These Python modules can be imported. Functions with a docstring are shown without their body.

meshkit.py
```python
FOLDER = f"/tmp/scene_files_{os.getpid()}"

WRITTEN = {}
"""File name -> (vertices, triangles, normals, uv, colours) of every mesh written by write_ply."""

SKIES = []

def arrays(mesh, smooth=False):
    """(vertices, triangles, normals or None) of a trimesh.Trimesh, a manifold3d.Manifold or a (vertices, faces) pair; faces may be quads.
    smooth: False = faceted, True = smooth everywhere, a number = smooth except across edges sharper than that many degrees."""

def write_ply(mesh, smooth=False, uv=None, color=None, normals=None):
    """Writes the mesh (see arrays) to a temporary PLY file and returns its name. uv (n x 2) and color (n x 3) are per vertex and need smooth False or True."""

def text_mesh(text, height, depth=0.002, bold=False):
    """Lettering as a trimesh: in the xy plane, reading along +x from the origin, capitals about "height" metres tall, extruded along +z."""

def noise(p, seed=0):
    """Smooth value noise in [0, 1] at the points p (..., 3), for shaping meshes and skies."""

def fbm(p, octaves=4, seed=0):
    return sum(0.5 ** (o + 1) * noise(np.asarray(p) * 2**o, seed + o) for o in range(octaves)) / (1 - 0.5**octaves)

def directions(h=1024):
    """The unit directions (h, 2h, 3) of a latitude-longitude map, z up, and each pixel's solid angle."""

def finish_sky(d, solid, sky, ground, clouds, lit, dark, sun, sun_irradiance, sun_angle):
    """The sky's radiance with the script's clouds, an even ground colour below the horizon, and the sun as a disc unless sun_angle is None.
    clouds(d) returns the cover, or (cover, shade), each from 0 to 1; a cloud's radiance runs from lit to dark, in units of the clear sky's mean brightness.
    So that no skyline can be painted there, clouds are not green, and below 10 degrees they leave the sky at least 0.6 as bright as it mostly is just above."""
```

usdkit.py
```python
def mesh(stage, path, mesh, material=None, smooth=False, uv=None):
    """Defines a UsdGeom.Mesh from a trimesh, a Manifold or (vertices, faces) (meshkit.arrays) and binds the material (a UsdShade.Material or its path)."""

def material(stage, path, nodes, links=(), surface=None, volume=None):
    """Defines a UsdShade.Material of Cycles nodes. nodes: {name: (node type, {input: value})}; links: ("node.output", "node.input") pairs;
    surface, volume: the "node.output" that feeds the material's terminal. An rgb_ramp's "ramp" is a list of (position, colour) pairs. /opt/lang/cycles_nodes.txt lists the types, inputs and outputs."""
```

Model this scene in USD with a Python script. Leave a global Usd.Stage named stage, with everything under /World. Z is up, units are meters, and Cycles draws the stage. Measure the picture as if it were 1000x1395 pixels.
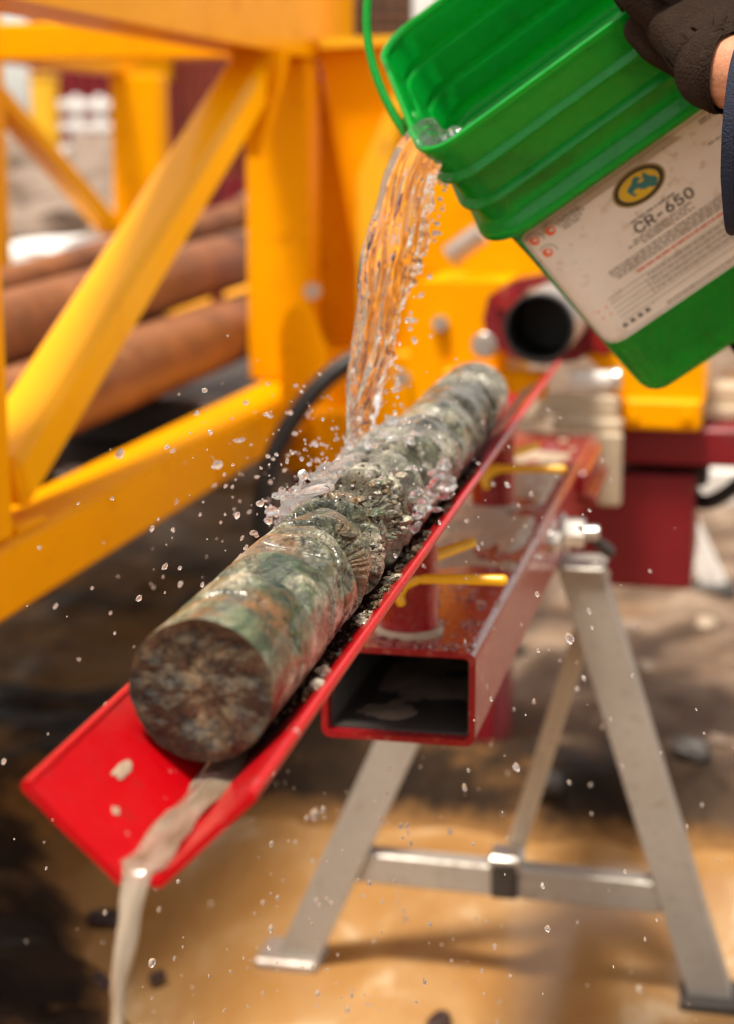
import math, random, numpy as np, trimesh, usdkit, meshkit
import manifold3d as m3
from manifold3d import Manifold
from shapely.geometry import Polygon, Point, box as sbox
from shapely import affinity
from pxr import Usd, UsdGeom, UsdLux, UsdShade, Gf, Sdf
random.seed(7); rng = np.random.default_rng(11)
stage = Usd.Stage.CreateInMemory()
UsdGeom.SetStageUpAxis(stage, 'Z'); UsdGeom.SetStageMetersPerUnit(stage, 1.0)
UsdGeom.Xform.Define(stage, '/World'); UsdGeom.Scope.Define(stage, '/World/Looks')
# ------------------------------------------------------------------ camera, sky, sun
EYE = np.array([0, 0, 1.14]); F_PX = 2400.0
PITCH = math.atan((697.5 - 200) / F_PX); YAW = math.atan(530 * math.cos(PITCH) / F_PX)
_fh = np.array([-math.sin(YAW), math.cos(YAW), 0]); RIGHT = np.array([math.cos(YAW), math.sin(YAW), 0]); _z = np.array([0, 0, 1.0])
FWD = _fh * math.cos(PITCH) - _z * math.sin(PITCH); UP = _fh * math.sin(PITCH) + _z * math.cos(PITCH)
cam = UsdGeom.Camera.Define(stage, '/World/camera')
m = np.eye(4); m[0, :3] = RIGHT; m[1, :3] = UP; m[2, :3] = -FWD; m[3, :3] = EYE
cam.AddTransformOp().Set(Gf.Matrix4d(m.tolist()))
cam.CreateFocalLengthAttr(57.6); cam.CreateHorizontalApertureAttr(24.0); cam.CreateVerticalApertureAttr(24.0 * 1395 / 1000)
cam.CreateClippingRangeAttr(Gf.Vec2f(0.05, 500)); cam.CreateFStopAttr(4.0); cam.CreateFocusDistanceAttr(1.28)
cam.CreateExposureAttr(1.80)
SUN = np.array([-0.15, -0.30, 0.93]); SUN /= np.linalg.norm(SUN)
sky = usdkit.material(stage, '/World/Looks/sky', {
    's': ('sky_texture', {'sky_type': 'single_scattering', 'sun_disc': False, 'sun_elevation': float(math.asin(SUN[2])), 'sun_rotation': float(math.atan2(SUN[0], SUN[1])), 'aerosol_density': 2.0}),
    'h': ('hsv', {'saturation': 0.30, 'value': 1.0}),
    'w': ('mix', {'mix_type': 'multiply', 'fac': 1.0, 'color2': (1.0, .92, .82)}), 'b': ('background_shader', {'strength': 0.072})}, [('s.color', 'h.color'), ('h.color', 'w.color1'), ('w.color', 'b.color')], surface='b.background')
dome = UsdLux.DomeLight.Define(stage, '/World/sky'); UsdShade.MaterialBindingAPI.Apply(dome.GetPrim()).Bind(sky)
sun = UsdLux.DistantLight.Define(stage, '/World/sun'); sun.CreateNormalizeAttr(True); sun.CreateIntensityAttr(0.40); sun.CreateAngleAttr(10.0)
sun.CreateColorAttr(Gf.Vec3f(1.0, 0.92, 0.80))
zc = SUN; xc = np.cross([0, 0, 1.0], zc); xc /= np.linalg.norm(xc); yc = np.cross(zc, xc)
mm = np.eye(4); mm[0, :3] = xc; mm[1, :3] = yc; mm[2, :3] = zc; mm[3, :3] = [-3, 3, 8]
sun.AddTransformOp().Set(Gf.Matrix4d(mm.tolist()))

# ------------------------------------------------------------------ helpers
A = np.array
def ray(u, v): return ((u - 500) * RIGHT - (v - 697.5) * UP) / F_PX + FWD
def at(u, v, Y):
    r = ray(u, v); return EYE + r * (Y / r[1])
used = {}
def numbered(path):
    n = used.get(path, -1) + 1; used[path] = n
    return path if n == 0 else f'{path}_{n:03d}'
def tag(o, label=None, cat=None, group=None, kind=None):
    p = o.GetPrim() if hasattr(o, 'GetPrim') else o
    for k, v in (('label', label), ('category', cat), ('group', group), ('kind', kind)):
        if v: p.SetCustomDataByKey(k, v)
    return o
base_of = {}
def thing(name, label, cat, loc=(0, 0, 0), group=None, kind=None):
    x = UsdGeom.Xform.Define(stage, numbered('/World/' + name)); x.AddTranslateOp().Set(Gf.Vec3d(*map(float, loc)))
    base_of[str(x.GetPath())] = A(loc, float); tag(x, label, cat, group, kind); return x
def cat_(*ms):
    ms = [tm(x) for x in ms]; return trimesh.util.concatenate(ms)
def tm(x):
    if isinstance(x, trimesh.Trimesh): return x
    v, f, _ = meshkit.arrays(x); return trimesh.Trimesh(v, f, process=False)
def obj(name, mesh, mat, parent=None, smooth=35, label=None, cat=None, group=None, kind=None, shade_and_fracture=None):
    mesh = tm(mesh).copy(); path = '/World/' if parent is None else str(parent.GetPath()) + '/'
    top = None if parent is None else '/'.join(str(parent.GetPath()).split('/')[:3])
    if top is not None: mesh.apply_translation(-base_of[top])
    p = numbered(path + name)
    if smooth is not False and smooth is not True: mesh.merge_vertices()
    o = usdkit.mesh(stage, p, mesh, M[mat], smooth=smooth)
    if shade_and_fracture is not None: UsdGeom.PrimvarsAPI(o).CreatePrimvar('shade_and_fracture', Sdf.ValueTypeNames.FloatArray, 'vertex').Set(np.asarray(shade_and_fracture, np.float32).tolist())
    tag(o, label, cat, group, kind); return o
def cbox(sx, sy, sz, b=0.004):
    b = min(b, .45 * min(sx, sy, sz)); h = A([sx, sy, sz]) / 2; pts = []
    for i in np.ndindex(2, 2, 2):
        s = A(i) * 2 - 1
        for k in range(3):
            q = h - b; q = q.copy(); q[k] = h[k]; pts.append(s * q)
    return trimesh.convex.convex_hull(np.array(pts))
def rngbox(x0, x1, y0, y1, z0, z1, b=0.005):
    c = cbox(abs(x1 - x0), abs(y1 - y0), abs(z1 - z0), b); c.apply_translation([(x0 + x1) / 2, (y0 + y1) / 2, (z0 + z1) / 2]); return c
def frame(d, up=(0, 0, 1)):
    d = A(d, float); d = d / np.linalg.norm(d); up = A(up, float)
    x = np.cross(up, d)
    if np.linalg.norm(x) < 1e-6: x = np.cross([0, 1.0, 0], d)
    x /= np.linalg.norm(x); return x, np.cross(d, x), d
def bar(p, q, w, h, up=(0, 0, 1), b=0.005):
    p, q = A(p, float), A(q, float); x, y, d = frame(q - p, up)
    c = cbox(w, h, np.linalg.norm(q - p), b); T = np.eye(4); T[:3, 0] = x; T[:3, 1] = y; T[:3, 2] = d; T[:3, 3] = (p + q) / 2
    c.apply_transform(T); return c
def cyl(p, q, r, n=32, bev=None):
    p, q = A(p, float), A(q, float); L = np.linalg.norm(q - p); b = bev if bev is not None else min(.15 * r, .002)
    prof = [(0, 0), (r - b, 0), (r, b), (r, L - b), (r - b, L), (0, L)]
    return lathe(prof, p, q - p, n)
def lathe(prof, p, d, n=32):
    c = trimesh.creation.revolve(np.array(prof, float), sections=n); x, y, z = frame(d)
    T = np.eye(4); T[:3, 0] = x; T[:3, 1] = y; T[:3, 2] = z; T[:3, 3] = p; c.apply_transform(T); c.fix_normals(); return c
def pipe(p, q, r, t, n=40):
    L = np.linalg.norm(A(q) - A(p)); b = .0015
    prof = [(r - t, 0), (r - b, 0), (r, b), (r, L - b), (r - b, L), (r - t, L), (r - t, 0)]
    return lathe(prof, A(p, float), A(q, float) - A(p, float), n)
def spline(pts, n):
    from scipy.interpolate import CubicSpline
    pts = A(pts, float); s = np.r_[0, np.cumsum(np.linalg.norm(np.diff(pts, axis=0), axis=1))]
    return CubicSpline(s, pts)(np.linspace(0, s[-1], n))
def grid_faces(nr, nc, wrap=True):
    f = []
    i, j = np.meshgrid(np.arange(nr - 1), np.arange(nc if wrap else nc - 1), indexing='ij'); j2 = (j + 1) % nc
    q = np.stack([i * nc + j, i * nc + j2, (i + 1) * nc + j2, (i + 1) * nc + j], -1).reshape(-1, 4)
    return np.vstack([q[:, [0, 1, 2]], q[:, [0, 2, 3]]])
def sweep(pts, rad, sides=16, caps=True, radf=None):
    """tube along pts; rad scalar/array; radf(i, ang) gives a 2-vector offset factor"""
    p = A(pts, float); n = len(p); t = np.gradient(p, axis=0); t /= np.linalg.norm(t, axis=1, keepdims=True)
    x = np.zeros_like(p); x0 = np.cross(t[0], [0, 0, 1.0]); x0 = np.cross(t[0], [0, 1.0, 0]) if np.linalg.norm(x0) < .1 else x0
    for i in range(n):
        x0 = x0 - t[i] * (x0 @ t[i]); x0 /= np.linalg.norm(x0); x[i] = x0
    y = np.cross(t, x); a = np.arange(sides) * 2 * np.pi / sides; r = np.broadcast_to(rad, (n,))
    v = p[:, None] + r[:, None, None] * (np.cos(a)[None, :, None] * x[:, None] + np.sin(a)[None, :, None] * y[:, None])
    v = v.reshape(-1, 3); f = grid_faces(n, sides)
    if caps:
        k = len(v); v = np.vstack([v, p[0], p[-1]]); j = np.arange(sides); j2 = (j + 1) % sides
        f = np.vstack([f, np.stack([np.full(sides, k), j2, j], 1), np.stack([np.full(sides, k + 1), (n - 1) * sides + j, (n - 1) * sides + j2], 1)])
    c = trimesh.Trimesh(v, f, process=False); c.fix_normals(); return c
def prism(poly2d, y0, y1, b=0.0):
    """polygon in xz extruded along y"""
    c = trimesh.creation.extrude_polygon(Polygon(poly2d), y1 - y0, engine='earcut')
    T = np.eye(4); T[:3, 0] = [1, 0, 0]; T[:3, 1] = [0, 0, 1]; T[:3, 2] = [0, 1, 0]; T[:3, 3] = [0, y0, 0]
    c.apply_transform(T); c.fix_normals(); return c
def sph(c, r, n=24):
    s = Manifold.sphere(float(r), n); return s.translate([float(k) for k in c])
def chain(pts, rs, n=24):
    """hulls of neighbouring spheres, joined"""
    out = Manifold()
    for i in range(len(pts) - 1):
        out = out + Manifold.batch_hull([sph(pts[i], rs[i], n), sph(pts[i + 1], rs[i + 1], n)])
    return out
def flesh(parts, refine=0.012, it=12):
    mf = Manifold.batch_boolean(parts, m3.OpType.Add) if len(parts) > 1 else parts[0]
    t = tm(mf.refine_to_length(refine)); t.merge_vertices()
    trimesh.smoothing.filter_taubin(t, lamb=.5, nu=.52, iterations=it); return t

# ------------------------------------------------------------------ materials
M = {}
def mat(name, nodes, links, surface='p.BSDF'):
    M[name] = usdkit.material(stage, '/World/Looks/' + name, nodes, links, surface=surface)
def paint(name, c0, c1, c2, rough=(.3, .5), scale=9, bump=.02, bscale=120, coat=.0, metallic=0., chips=None, chip_at=.72, spec=.4):
    """three-tone procedural coat: c0 clean, c1 slight variation, c2 soiling in blotches"""
    n = {'g': ('geometry', {}), 'n1': ('noise_texture', {'scale': scale, 'detail': 5., 'roughness': .6}), 'n2': ('noise_texture', {'scale': scale * 4.3, 'detail': 6., 'roughness': .7}),
         'n3': ('noise_texture', {'scale': bscale, 'detail': 4.}), 'r1': ('rgb_ramp', {'ramp': [(.3, c0), (.7, c1)]}), 'r2': ('rgb_ramp', {'ramp': [(.56, (0, 0, 0)), (.74, (1, 1, 1))]}),
         'mx': ('mix', {'mix_type': 'mix', 'color2': c2}), 'mr': ('map_range', {'from_min': .3, 'from_max': .7, 'to_min': rough[0], 'to_max': rough[1], 'clamp': True}),
         'b': ('bump', {'strength': bump * 10, 'distance': .002}), 'p': ('principled_bsdf', {'coat_weight': coat, 'coat_roughness': .12, 'metallic': metallic, 'specular_ior_level': spec})}
    l = [('g.position', 'n1.vector'), ('g.position', 'n2.vector'), ('g.position', 'n3.vector'), ('n1.fac', 'r1.fac'), ('n2.fac', 'r2.fac'), ('r1.color', 'mx.color1'), ('r2.color', 'mx.fac'),
         ('n2.fac', 'mr.value'), ('mr.result', 'p.roughness'), ('n3.fac', 'b.height'), ('b.normal', 'p.normal')]
    if chips:
        n['n4'] = ('noise_texture', {'scale': 55., 'detail': 6., 'roughness': .65}); n['r4'] = ('rgb_ramp', {'ramp': [(chip_at, (0, 0, 0)), (chip_at + .03, (1, 1, 1))]}); n['m4'] = ('mix', {'mix_type': 'mix', 'color2': chips})
        l += [('g.position', 'n4.vector'), ('n4.fac', 'r4.fac'), ('r4.color', 'm4.fac'), ('mx.color', 'm4.color1'), ('m4.color', 'p.base_color')]
    else: l.append(('mx.color', 'p.base_color'))
    mat(name, n, l)
paint('yellow_paint', (.88, .365, .0005), (.82, .325, .0005), (.64, .22, .003), rough=(.26, .40), scale=3, coat=.0, spec=.04)
paint('glossy_yellow_paint', (.90, .405, .0005), (.86, .37, .0005), (.74, .30, .002), rough=(.2, .3), scale=3, coat=.22, spec=.1)
paint('bright_yellow_paint', (.85, .46, .01), (.80, .42, .01), (.6, .3, .02), rough=(.3, .45), scale=4, coat=.2)
paint('red_paint', (.47, .0015, .005), (.41, .0015, .005), (.32, .01, .01), rough=(.22, .38), scale=14, coat=.2, spec=.3, chips=(.36, .30, .26), chip_at=.655)
paint('beam_red_paint', (.27, .0035, .007), (.22, .0035, .006), (.34, .08, .045), rough=(.10, .34), scale=22, coat=.6, spec=.4, bump=.06, bscale=160, chips=(.34, .22, .15), chip_at=.64)
paint('maroon_paint', (.20, .006, .012), (.16, .005, .01), (.13, .02, .015), rough=(.35, .55), scale=8)
paint('aluminium', (.44, .41, .37), (.37, .34, .30), (.26, .19, .12), rough=(.42, .62), scale=12, metallic=.5)
paint('galvanised_steel', (.62, .60, .57), (.50, .48, .46), (.30, .26, .22), rough=(.25, .45), scale=40, metallic=.9)
paint('drill_steel', (.40, .35, .31), (.33, .28, .24), (.30, .20, .14), rough=(.35, .55), scale=18, metallic=.5)
paint('rusty_steel', (.31, .115, .036), (.15, .055, .022), (.38, .22, .11), rough=(.38, .65), scale=8, bump=.05, spec=.4)
paint('black_rubber', (.014, .013, .013), (.02, .019, .018), (.05, .04, .033), rough=(.35, .6), scale=20)
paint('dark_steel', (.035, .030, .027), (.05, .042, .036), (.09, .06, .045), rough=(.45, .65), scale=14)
paint('white_paint', (.78, .76, .73), (.72, .70, .66), (.50, .44, .38), rough=(.4, .6), scale=5)
paint('white_cloth', (.80, .80, .79), (.70, .70, .69), (.52, .46, .40), rough=(.6, .8), scale=6)
paint('timber', (.50, .40, .28), (.42, .33, .23), (.30, .22, .15), rough=(.6, .8), scale=15)
paint('pale_mud', (.46, .36, .26), (.38, .29, .20), (.26, .18, .12), rough=(.3, .6), scale=25, bump=.08, bscale=90)
paint('dark_slurry', (.022, .012, .010), (.045, .018, .014), (.14, .10, .07), rough=(.15, .5), scale=40, bump=.15, bscale=220, spec=.5)
paint('rock', (.26, .19, .14), (.17, .12, .09), (.36, .30, .24), rough=(.6, .85), scale=9, bump=.1, bscale=40)
paint('glove_knit', (.026, .0145, .009), (.019, .0105, .0065), (.045, .027, .017), spec=.12, rough=(.75, .9), scale=30, bump=.12, bscale=420)
paint('navy_cloth', (.005, .009, .024), (.007, .012, .030), (.014, .018, .034), rough=(.75, .9), scale=25, bump=.08, bscale=500)
paint('skin', (.56, .25, .14), (.50, .21, .11), (.44, .16, .08), rough=(.4, .55), scale=60, bump=.03, bscale=300)
paint('hi_vis', (.75, .22, .01), (.70, .20, .01), (.5, .15, .02), rough=(.6, .8))
paint('boot_leather', (.10, .06, .035), (.07, .045, .025), (.14, .09, .05), rough=(.5, .7))
paint('hair', (.03, .018, .01), (.04, .024, .014), (.05, .03, .02), rough=(.5, .7))
# core rock
def core_mat(name, ramp, dark, orange, orange_amt, wet=(.12, .45), coat=.38):
    mat(name, {'g': ('geometry', {}), 'mp': ('mapping', {'scale': (1, .55, 1), 'rotation': (0, 0, .5)}),
        'n1': ('noise_texture', {'scale': 19., 'detail': 7., 'roughness': .66, 'distortion': .9}), 'r1': ('rgb_ramp', {'ramp': ramp}),
        'n2': ('noise_texture', {'scale': 14., 'detail': 5., 'roughness': .6}), 'r2': ('rgb_ramp', {'ramp': [(1 - orange_amt - .08, (0, 0, 0)), (1 - orange_amt + .06, (1, 1, 1))]}), 'm2': ('mix', {'mix_type': 'mix', 'color2': orange}),
        'n3': ('noise_texture', {'scale': 90., 'detail': 6., 'roughness': .75}), 'r3': ('rgb_ramp', {'ramp': [(.37, (.85, .85, .85)), (.46, (0, 0, 0))]}), 'm3': ('mix', {'mix_type': 'mix', 'color2': dark}),
        'n5': ('noise_texture', {'scale': 420., 'detail': 3.}), 'r5': ('rgb_ramp', {'ramp': [(.35, (.62, .62, .62)), (.68, (1.15, 1.15, 1.15))]}), 'm5': ('mix', {'mix_type': 'multiply', 'fac': 1.}),
        'mr': ('map_range', {'from_min': .35, 'from_max': .65, 'to_min': wet[0], 'to_max': wet[1], 'clamp': True}),
        'nv': ('noise_texture', {'scale': 24., 'detail': 5., 'roughness': .55, 'distortion': 1.6}), 'rv': ('rgb_ramp', {'ramp': [(.470, (0, 0, 0)), (.490, (.85, .85, .85)), (.496, (.85, .85, .85)), (.515, (0, 0, 0))]}), 'mv': ('mix', {'mix_type': 'mix', 'color2': dark}), 'at': ('attribute', {'attribute': 'shade_and_fracture'}), 'md': ('mix', {'mix_type': 'mix', 'color2': (.022, .018, .012)}), 'b1': ('bump', {'strength': .8, 'distance': .0012}), 'b2': ('bump', {'strength': .6, 'distance': .003}), 'p': ('principled_bsdf', {'coat_weight': coat, 'coat_roughness': .10, 'specular_ior_level': .4})},  # vertex attribute mixes in painted crevice shade and fracture colour
        [('g.position', 'mp.vector'), ('mp.vector', 'n1.vector'), ('g.position', 'n2.vector'), ('mp.vector', 'n3.vector'), ('g.position', 'n5.vector'), ('n1.fac', 'r1.fac'), ('n2.fac', 'r2.fac'), ('r1.color', 'm2.color1'), ('r2.color', 'm2.fac'),
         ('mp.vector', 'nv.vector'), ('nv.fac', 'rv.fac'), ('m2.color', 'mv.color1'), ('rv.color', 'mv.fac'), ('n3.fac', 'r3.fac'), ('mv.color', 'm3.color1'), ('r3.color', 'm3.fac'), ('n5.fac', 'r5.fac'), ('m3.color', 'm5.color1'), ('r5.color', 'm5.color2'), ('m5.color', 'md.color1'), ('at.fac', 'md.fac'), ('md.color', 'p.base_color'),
         ('n1.fac', 'mr.value'), ('mr.result', 'p.roughness'), ('n3.fac', 'b2.height'), ('b2.normal', 'b1.normal'), ('n5.fac', 'b1.height'), ('b1.normal', 'p.normal')])
G = [(.30, (.018, .024, .013)), (.39, (.075, .085, .048)), (.47, (.22, .22, .145)), (.55, (.42, .385, .28)), (.70, (.60, .55, .42))]
core_mat('core_green', [(.30, (.010, .028, .013)), (.43, (.035, .062, .028)), (.51, (.17, .195, .11)), (.62, (.50, .44, .32))], (.03, .035, .022), (.24, .105, .035), .38)
core_mat('core_pale', G, (.035, .033, .024), (.26, .13, .05), .38)
core_mat('core_grey', [(.28, (.022, .024, .015)), (.39, (.11, .11, .075)), (.50, (.36, .335, .25)), (.68, (.62, .565, .44))], (.03, .027, .02), (.28, .125, .045), .35)
core_mat('core_face', [(.3, (.006, .005, .0025)), (.44, (.034, .024, .011)), (.56, (.115, .075, .034)), (.70, (.27, .19, .10))], (.005, .004, .002), (.10, .062, .020), .36, wet=(.45, .75), coat=.06)
# green plastic with light coming through
mat('green_plastic', {'g': ('geometry', {}), 'n': ('noise_texture', {'scale': 30., 'detail': 6., 'roughness': .7}), 'r': ('rgb_ramp', {'ramp': [(.30, (.008, .20, .022)), (.40, (.001, .31, .030)), (.7, (.001, .37, .036))]}),
    'n2': ('noise_texture', {'scale': 140., 'detail': 5.}), 'b': ('bump', {'strength': .12, 'distance': .001}), 'mr': ('map_range', {'from_min': .3, 'from_max': .7, 'to_min': .18, 'to_max': .40}),
    'n5': ('noise_texture', {'scale': 48., 'detail': 7., 'roughness': .72}), 'r5': ('rgb_ramp', {'ramp': [(.62, (0, 0, 0)), (.72, (.6, .6, .6))]}), 'd1': ('mix', {'mix_type': 'mix', 'color2': (.012, .045, .012)}), 'mp6': ('mapping', {'rotation': (.4, .9, .2), 'scale': (260, 16, 200)}), 'n6': ('noise_texture', {'scale': 1., 'detail': 2.}), 'r6': ('rgb_ramp', {'ramp': [(.71, (0, 0, 0)), (.76, (.45, .45, .45))]}), 'd2': ('mix', {'mix_type': 'mix', 'color2': (.12, .50, .16)}),
    'p': ('principled_bsdf', {'specular_ior_level': .5}), 't': ('translucent_bsdf', {'color': (.004, .62, .06)}), 'mx': ('mix_closure', {'fac': .38})},
    [('g.position', 'n.vector'), ('n.fac', 'r.fac'), ('r.color', 'd1.color1'), ('g.position', 'n5.vector'), ('n5.fac', 'r5.fac'), ('r5.color', 'd1.fac'), ('g.position', 'mp6.vector'), ('mp6.vector', 'n6.vector'), ('n6.fac', 'r6.fac'), ('d1.color', 'd2.color1'), ('r6.color', 'd2.fac'), ('d2.color', 'p.base_color'), ('g.position', 'n2.vector'), ('n2.fac', 'b.height'), ('b.normal', 'p.normal'), ('n2.fac', 'mr.value'), ('mr.result', 'p.roughness'), ('p.BSDF', 'mx.closure1'), ('t.BSDF', 'mx.closure2')], surface='mx.closure')
mat('clear_water', {'p': ('principled_bsdf', {'base_color': (1, 1, 1), 'roughness': 0.0, 'ior': 1.33, 'transmission_weight': 1.0})}, [])
def whitened_water(name, f):  # white mixed into clear water: painted glints on drops, froth in the splash
    mat(name, {'p': ('principled_bsdf', {'base_color': (1, 1, 1), 'roughness': 0.0, 'ior': 1.33, 'transmission_weight': 1.0}), 'd': ('diffuse_bsdf', {'color': (.9, .9, .9)}), 't': ('translucent_bsdf', {'color': (.9, .9, .9)}), 'm1': ('mix_closure', {'fac': .5}), 'm2': ('mix_closure', {'fac': f})},
        [('d.BSDF', 'm1.closure1'), ('t.BSDF', 'm1.closure2'), ('p.BSDF', 'm2.closure1'), ('m1.closure', 'm2.closure2')], surface='m2.closure')
whitened_water('spray_water', .13); whitened_water('splash_water', .075); whitened_water('stream_water', .018)
mat('milky_water', {'g': ('geometry', {}), 'mp': ('mapping', {'scale': (170, 26, 26)}), 'n': ('noise_texture', {'scale': 1., 'detail': 4., 'distortion': .6}), 'r': ('rgb_ramp', {'ramp': [(.35, (.36, .26, .165)), (.7, (.60, .50, .37))]}), 'b': ('bump', {'strength': .7, 'distance': .003}),
    'p': ('principled_bsdf', {'roughness': .05, 'ior': 1.33, 'transmission_weight': .58, 'coat_weight': 1.0, 'coat_roughness': .03})}, [('g.position', 'mp.vector'), ('mp.vector', 'n.vector'), ('n.fac', 'r.fac'), ('r.color', 'p.base_color'), ('n.fac', 'b.height'), ('b.normal', 'p.normal')])
mat('muddy_pool', {'g': ('geometry', {}), 'mp': ('mapping', {'scale': (1, .6, 1)}), 'n': ('noise_texture', {'scale': 5.2, 'detail': 6., 'roughness': .58, 'distortion': .5}),
    'r': ('rgb_ramp', {'ramp': [(.30, (.31, .150, .043)), (.50, (.36, .195, .070)), (.58, (.40, .235, .10)), (.64, (.50, .35, .20)), (.74, (.57, .44, .30))]}), 'n2': ('noise_texture', {'scale': 26., 'detail': 4.}), 'b': ('bump', {'strength': .07, 'distance': .003}),
    'p': ('principled_bsdf', {'roughness': .13, 'ior': 1.33})}, [('g.position', 'mp.vector'), ('mp.vector', 'n.vector'), ('n.fac', 'r.fac'), ('r.color', 'p.base_color'), ('g.position', 'n2.vector'), ('n2.fac', 'b.height'), ('b.normal', 'p.normal')])
# ground: dark wet mud near the sump, rig shade painted in, dry brown beyond, orange clay in places
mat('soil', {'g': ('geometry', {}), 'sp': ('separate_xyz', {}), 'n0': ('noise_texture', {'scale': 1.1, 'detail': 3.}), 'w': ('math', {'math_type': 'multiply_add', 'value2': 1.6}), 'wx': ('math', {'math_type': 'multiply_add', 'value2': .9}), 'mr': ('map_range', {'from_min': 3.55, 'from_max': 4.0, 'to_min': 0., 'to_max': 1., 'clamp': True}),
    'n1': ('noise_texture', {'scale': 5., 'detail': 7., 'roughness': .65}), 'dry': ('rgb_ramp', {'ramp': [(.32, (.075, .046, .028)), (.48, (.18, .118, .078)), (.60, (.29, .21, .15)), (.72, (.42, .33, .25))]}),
    'wet': ('rgb_ramp', {'ramp': [(.34, (.010, .006, .0035)), (.5, (.030, .017, .009)), (.58, (.085, .044, .018)), (.68, (.25, .115, .032))]}), 'mx': ('mix', {'mix_type': 'mix'}),  # dark mud tones also stand for the rig's shade on the ground
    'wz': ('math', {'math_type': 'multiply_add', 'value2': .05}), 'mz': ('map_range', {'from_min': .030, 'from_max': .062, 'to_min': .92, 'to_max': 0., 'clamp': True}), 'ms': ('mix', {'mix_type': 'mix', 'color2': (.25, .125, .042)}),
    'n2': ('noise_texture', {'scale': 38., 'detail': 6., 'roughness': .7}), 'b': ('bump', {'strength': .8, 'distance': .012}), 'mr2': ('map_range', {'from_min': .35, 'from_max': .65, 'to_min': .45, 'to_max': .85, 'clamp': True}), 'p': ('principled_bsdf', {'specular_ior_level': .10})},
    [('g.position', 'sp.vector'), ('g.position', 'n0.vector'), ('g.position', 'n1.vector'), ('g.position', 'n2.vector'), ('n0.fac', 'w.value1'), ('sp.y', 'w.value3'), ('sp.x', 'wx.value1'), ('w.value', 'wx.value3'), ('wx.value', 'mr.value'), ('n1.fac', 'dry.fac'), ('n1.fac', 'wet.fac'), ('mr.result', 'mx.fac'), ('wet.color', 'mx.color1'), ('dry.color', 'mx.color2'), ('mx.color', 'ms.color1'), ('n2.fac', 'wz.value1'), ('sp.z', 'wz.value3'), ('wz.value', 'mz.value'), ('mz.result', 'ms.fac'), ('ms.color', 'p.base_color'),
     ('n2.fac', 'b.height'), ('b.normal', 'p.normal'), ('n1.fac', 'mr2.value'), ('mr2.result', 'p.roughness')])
paint('paper', (.74, .68, .61), (.66, .60, .53), (.42, .29, .18), rough=(.35, .5), scale=16)
def flat(name, c, r=.5): mat(name, {'p': ('principled_bsdf', {'base_color': c, 'roughness': r})}, [])
flat('ink_black', (.02, .018, .016)); flat('ink_grey', (.13, .115, .10)); flat('ink_red', (.55, .06, .03)); flat('ink_orange', (.72, .09, .02)); flat('ink_gold', (.62, .40, .02)); flat('ink_teal', (.02, .15, .15))

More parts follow.
